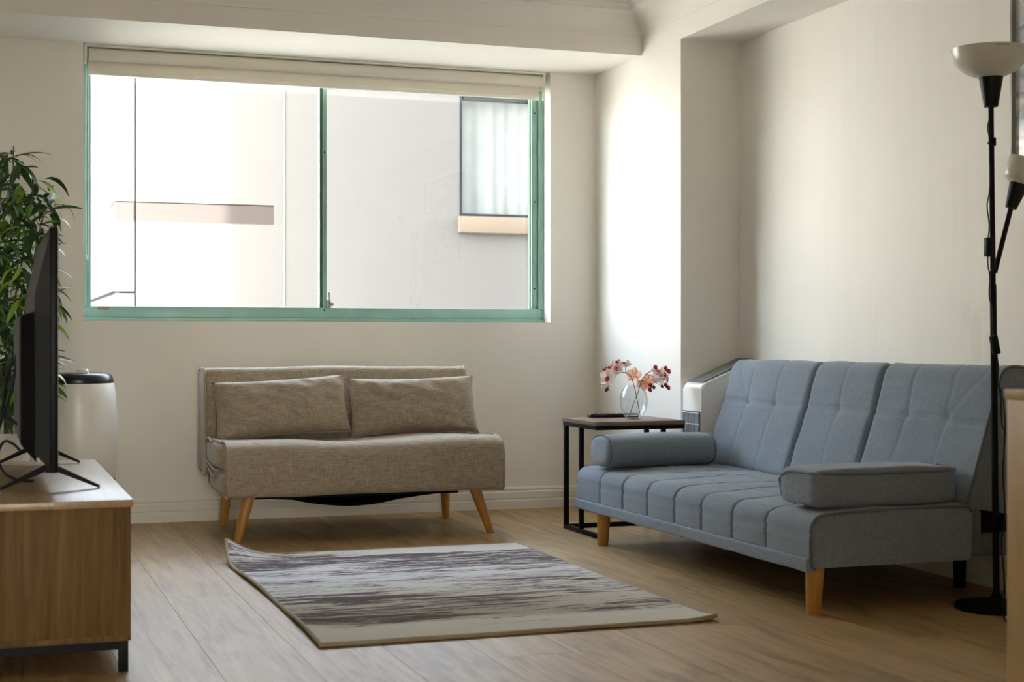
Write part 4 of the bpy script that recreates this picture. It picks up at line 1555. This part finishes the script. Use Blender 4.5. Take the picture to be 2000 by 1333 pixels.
# ================================================================== OAK CABINET at the right edge
A = at_z(1966, 761, .752)
cb = thing('oak_cabinet', 'pale oak cabinet with overhanging top at the right edge of the picture', 'cabinet', (A.x + .4, A.y - .3, 0))
cx0, cy1 = A.x, A.y
bx('top_board', 'cab_oak', cb, cx0 - .004, cx0 + .80, cy1 - .52, cy1 + .004, .733, .752, bev=.002)
bx('side_panel', 'cab_oak', cb, cx0, cx0 + .018, cy1 - .51, cy1, 0, .733, bev=.001)
bx('side_panel', 'cab_oak', cb, cx0 + .778, cx0 + .796, cy1 - .51, cy1, 0, .733, bev=.001)
bx('back_panel', 'cab_oak', cb, cx0 + .018, cx0 + .778, cy1 - .012, cy1 - .002, .04, .733)
bx('shelf', 'cab_oak', cb, cx0 + .018, cx0 + .778, cy1 - .50, cy1 - .012, .06, .078)
for k in range(2):
    d = bx('door', 'cab_oak', cb, cx0 + .020 + .380 * k, cx0 + .396 + .380 * k, cy1 - .51, cy1 - .492, .08, .731, bev=.001)

# ================================================================== TALL PLANT in the corner
pl = thing('potted_bamboo', 'tall artificial bamboo plant with narrow green leaves in the corner behind the television', 'plant', (.10, 6.62, 0))
px_, py_ = .075, 6.62
lt('pot', 'pot', pl, [(0, 0), (.095, 0), (.10, .02), (.115, .40), (.120, .47), (.112, .47), (.106, .41), (0, .41)], (px_, py_, 0), 40)
lt('soil', 'soil', pl, [(0, .42), (.106, .42), (.106, .435), (0, .44)], (px_, py_, 0), 30)
rnd = random.Random(21)
canes = []
for k in range(7):
    a = rnd.uniform(0, 6.28)
    b0 = Vector((px_ + .05 * math.cos(a), py_ + .05 * math.sin(a), .43))
    topz = [1.66, 1.52, 1.40, 1.58, 1.25, 1.05, 1.36][k]
    lean = [(.05, -.02), (.13, -.05), (.17, -.08), (-.12, .05), (.19, -.12), (.12, -.2), (-.05, -.18)][k]
    pts = [b0.lerp(Vector((px_ + lean[0], py_ + lean[1], topz)), t) + Vector((.02 * wob(t, k, 0, 3), .02 * wob(t, k, 5, 3), 0)) for t in (0, .25, .5, .75, 1)]
    sp = spline(pts, 6)
    canes.append(sp)
    tb('cane', 'stem_brown', pl, sp, [.006 * (1 - .6 * i / len(sp)) for i in range(len(sp))], 7)


def leaf_mesh(name, L, wd, droop, mat):
    bm = bmesh.new()
    rows = []
    for i in range(8):
        t = i / 7
        w_ = wd * math.sin(math.pi * min(1, t * .93 + .05)) ** .75 * (1 - .25 * t)
        x, z = L * t * math.cos(droop * t), -L * t * math.sin(droop * t) * .9
        rows.append([bm.verts.new((x, -w_, z + .18 * w_)), bm.verts.new((x, 0, z - .10 * w_)), bm.verts.new((x, w_, z + .18 * w_))])
    for a, b in zip(rows, rows[1:]):
        for k in range(2):
            bm.faces.new((a[k], a[k + 1], b[k + 1], b[k]))
    me = bpy.data.meshes.new(name)
    bm.to_mesh(me)
    bm.free()
    me.polygons.foreach_set('use_smooth', [True] * len(me.polygons))
    me.materials.append(M[mat])
    return me


lm = []
for mat in ('leaf0', 'leaf0', 'leaf2', 'leaf1'):
    for dr in (.35, .8, 1.2):
        lm.append(leaf_mesh('leaf', rnd.uniform(.120, .160), rnd.uniform(.0125, .0175), dr, mat))


def sprig():
    """a twig end on one of the canes, with the direction it grows in"""
    while True:
        sp = canes[rnd.randrange(len(canes))]
        base = sp[int(rnd.random() ** .9 * (len(sp) - 1))]
        if base.z < .50:
            continue
        a = rnd.uniform(0, 6.283)
        reach = rnd.uniform(.02, .15) * (1.15 - .75 * max(0, (base.z - 1.15) / .5))
        tip = base + Vector((math.cos(a) * reach, math.sin(a) * reach, rnd.uniform(.0, .10)))
        if -.10 < tip.x < .27 and tip.z < 1.64:
            return base, tip, a


def leaf_matrix(tip, a):
    from mathutils import Euler
    sc = rnd.uniform(.7, 1.08)
    e = Euler((rnd.uniform(-.6, .6), rnd.uniform(-.75, .45), a + rnd.uniform(-1.9, 1.9)))
    p = tip + Vector((rnd.uniform(-.012, .012), rnd.uniform(-.012, .012), rnd.uniform(-.025, .025)))
    return Matrix.Translation(p) @ e.to_matrix().to_4x4() @ Matrix.Scale(sc, 4)


def pick():
    return rnd.choices(range(12), weights=[4, 4, 4, 3, 3, 3, 4, 4, 4, 2, 2, 2])[0]


count = 0
while count < 298:                       # the leaves that show, one by one
    base, tip, a = sprig()
    front = tip.y < py_ + .05 and tip.x > .0
    if not front:
        continue
    tb('twig', 'stem_brown', pl, [base, base.lerp(tip, .5) + Vector((0, 0, .012)), tip], .0016, 5)
    for k in range(rnd.randint(5, 8)):
        if count >= 298:
            break
        o = bpy.data.objects.new('leaf', lm[pick()])
        COL.objects.link(o)
        o.parent = pl
        o.matrix_parent_inverse = Matrix.Translation(-Vector(pl.location))
        o.matrix_basis = leaf_matrix(tip, a)
        count += 1
for mi in range(3):                      # the rest of the crown, further back
    bm = bmesh.new()
    for q_ in range(260 if mi != 1 else 110):
        base, tip, a = sprig()
        me = lm[{0: 0, 1: 9, 2: 6}[mi] + rnd.randrange(3)]
        k0 = len(bm.verts)
        bm.from_mesh(me)
        bm.verts.ensure_lookup_table()
        bmesh.ops.transform(bm, matrix=leaf_matrix(tip + Vector((0, .03, 0)), a), verts=bm.verts[k0:])
    o = obj('foliage', bm, ('leaf0', 'leaf1', 'leaf2')[mi], pl, smooth=True)
    o['kind'] = 'stuff'
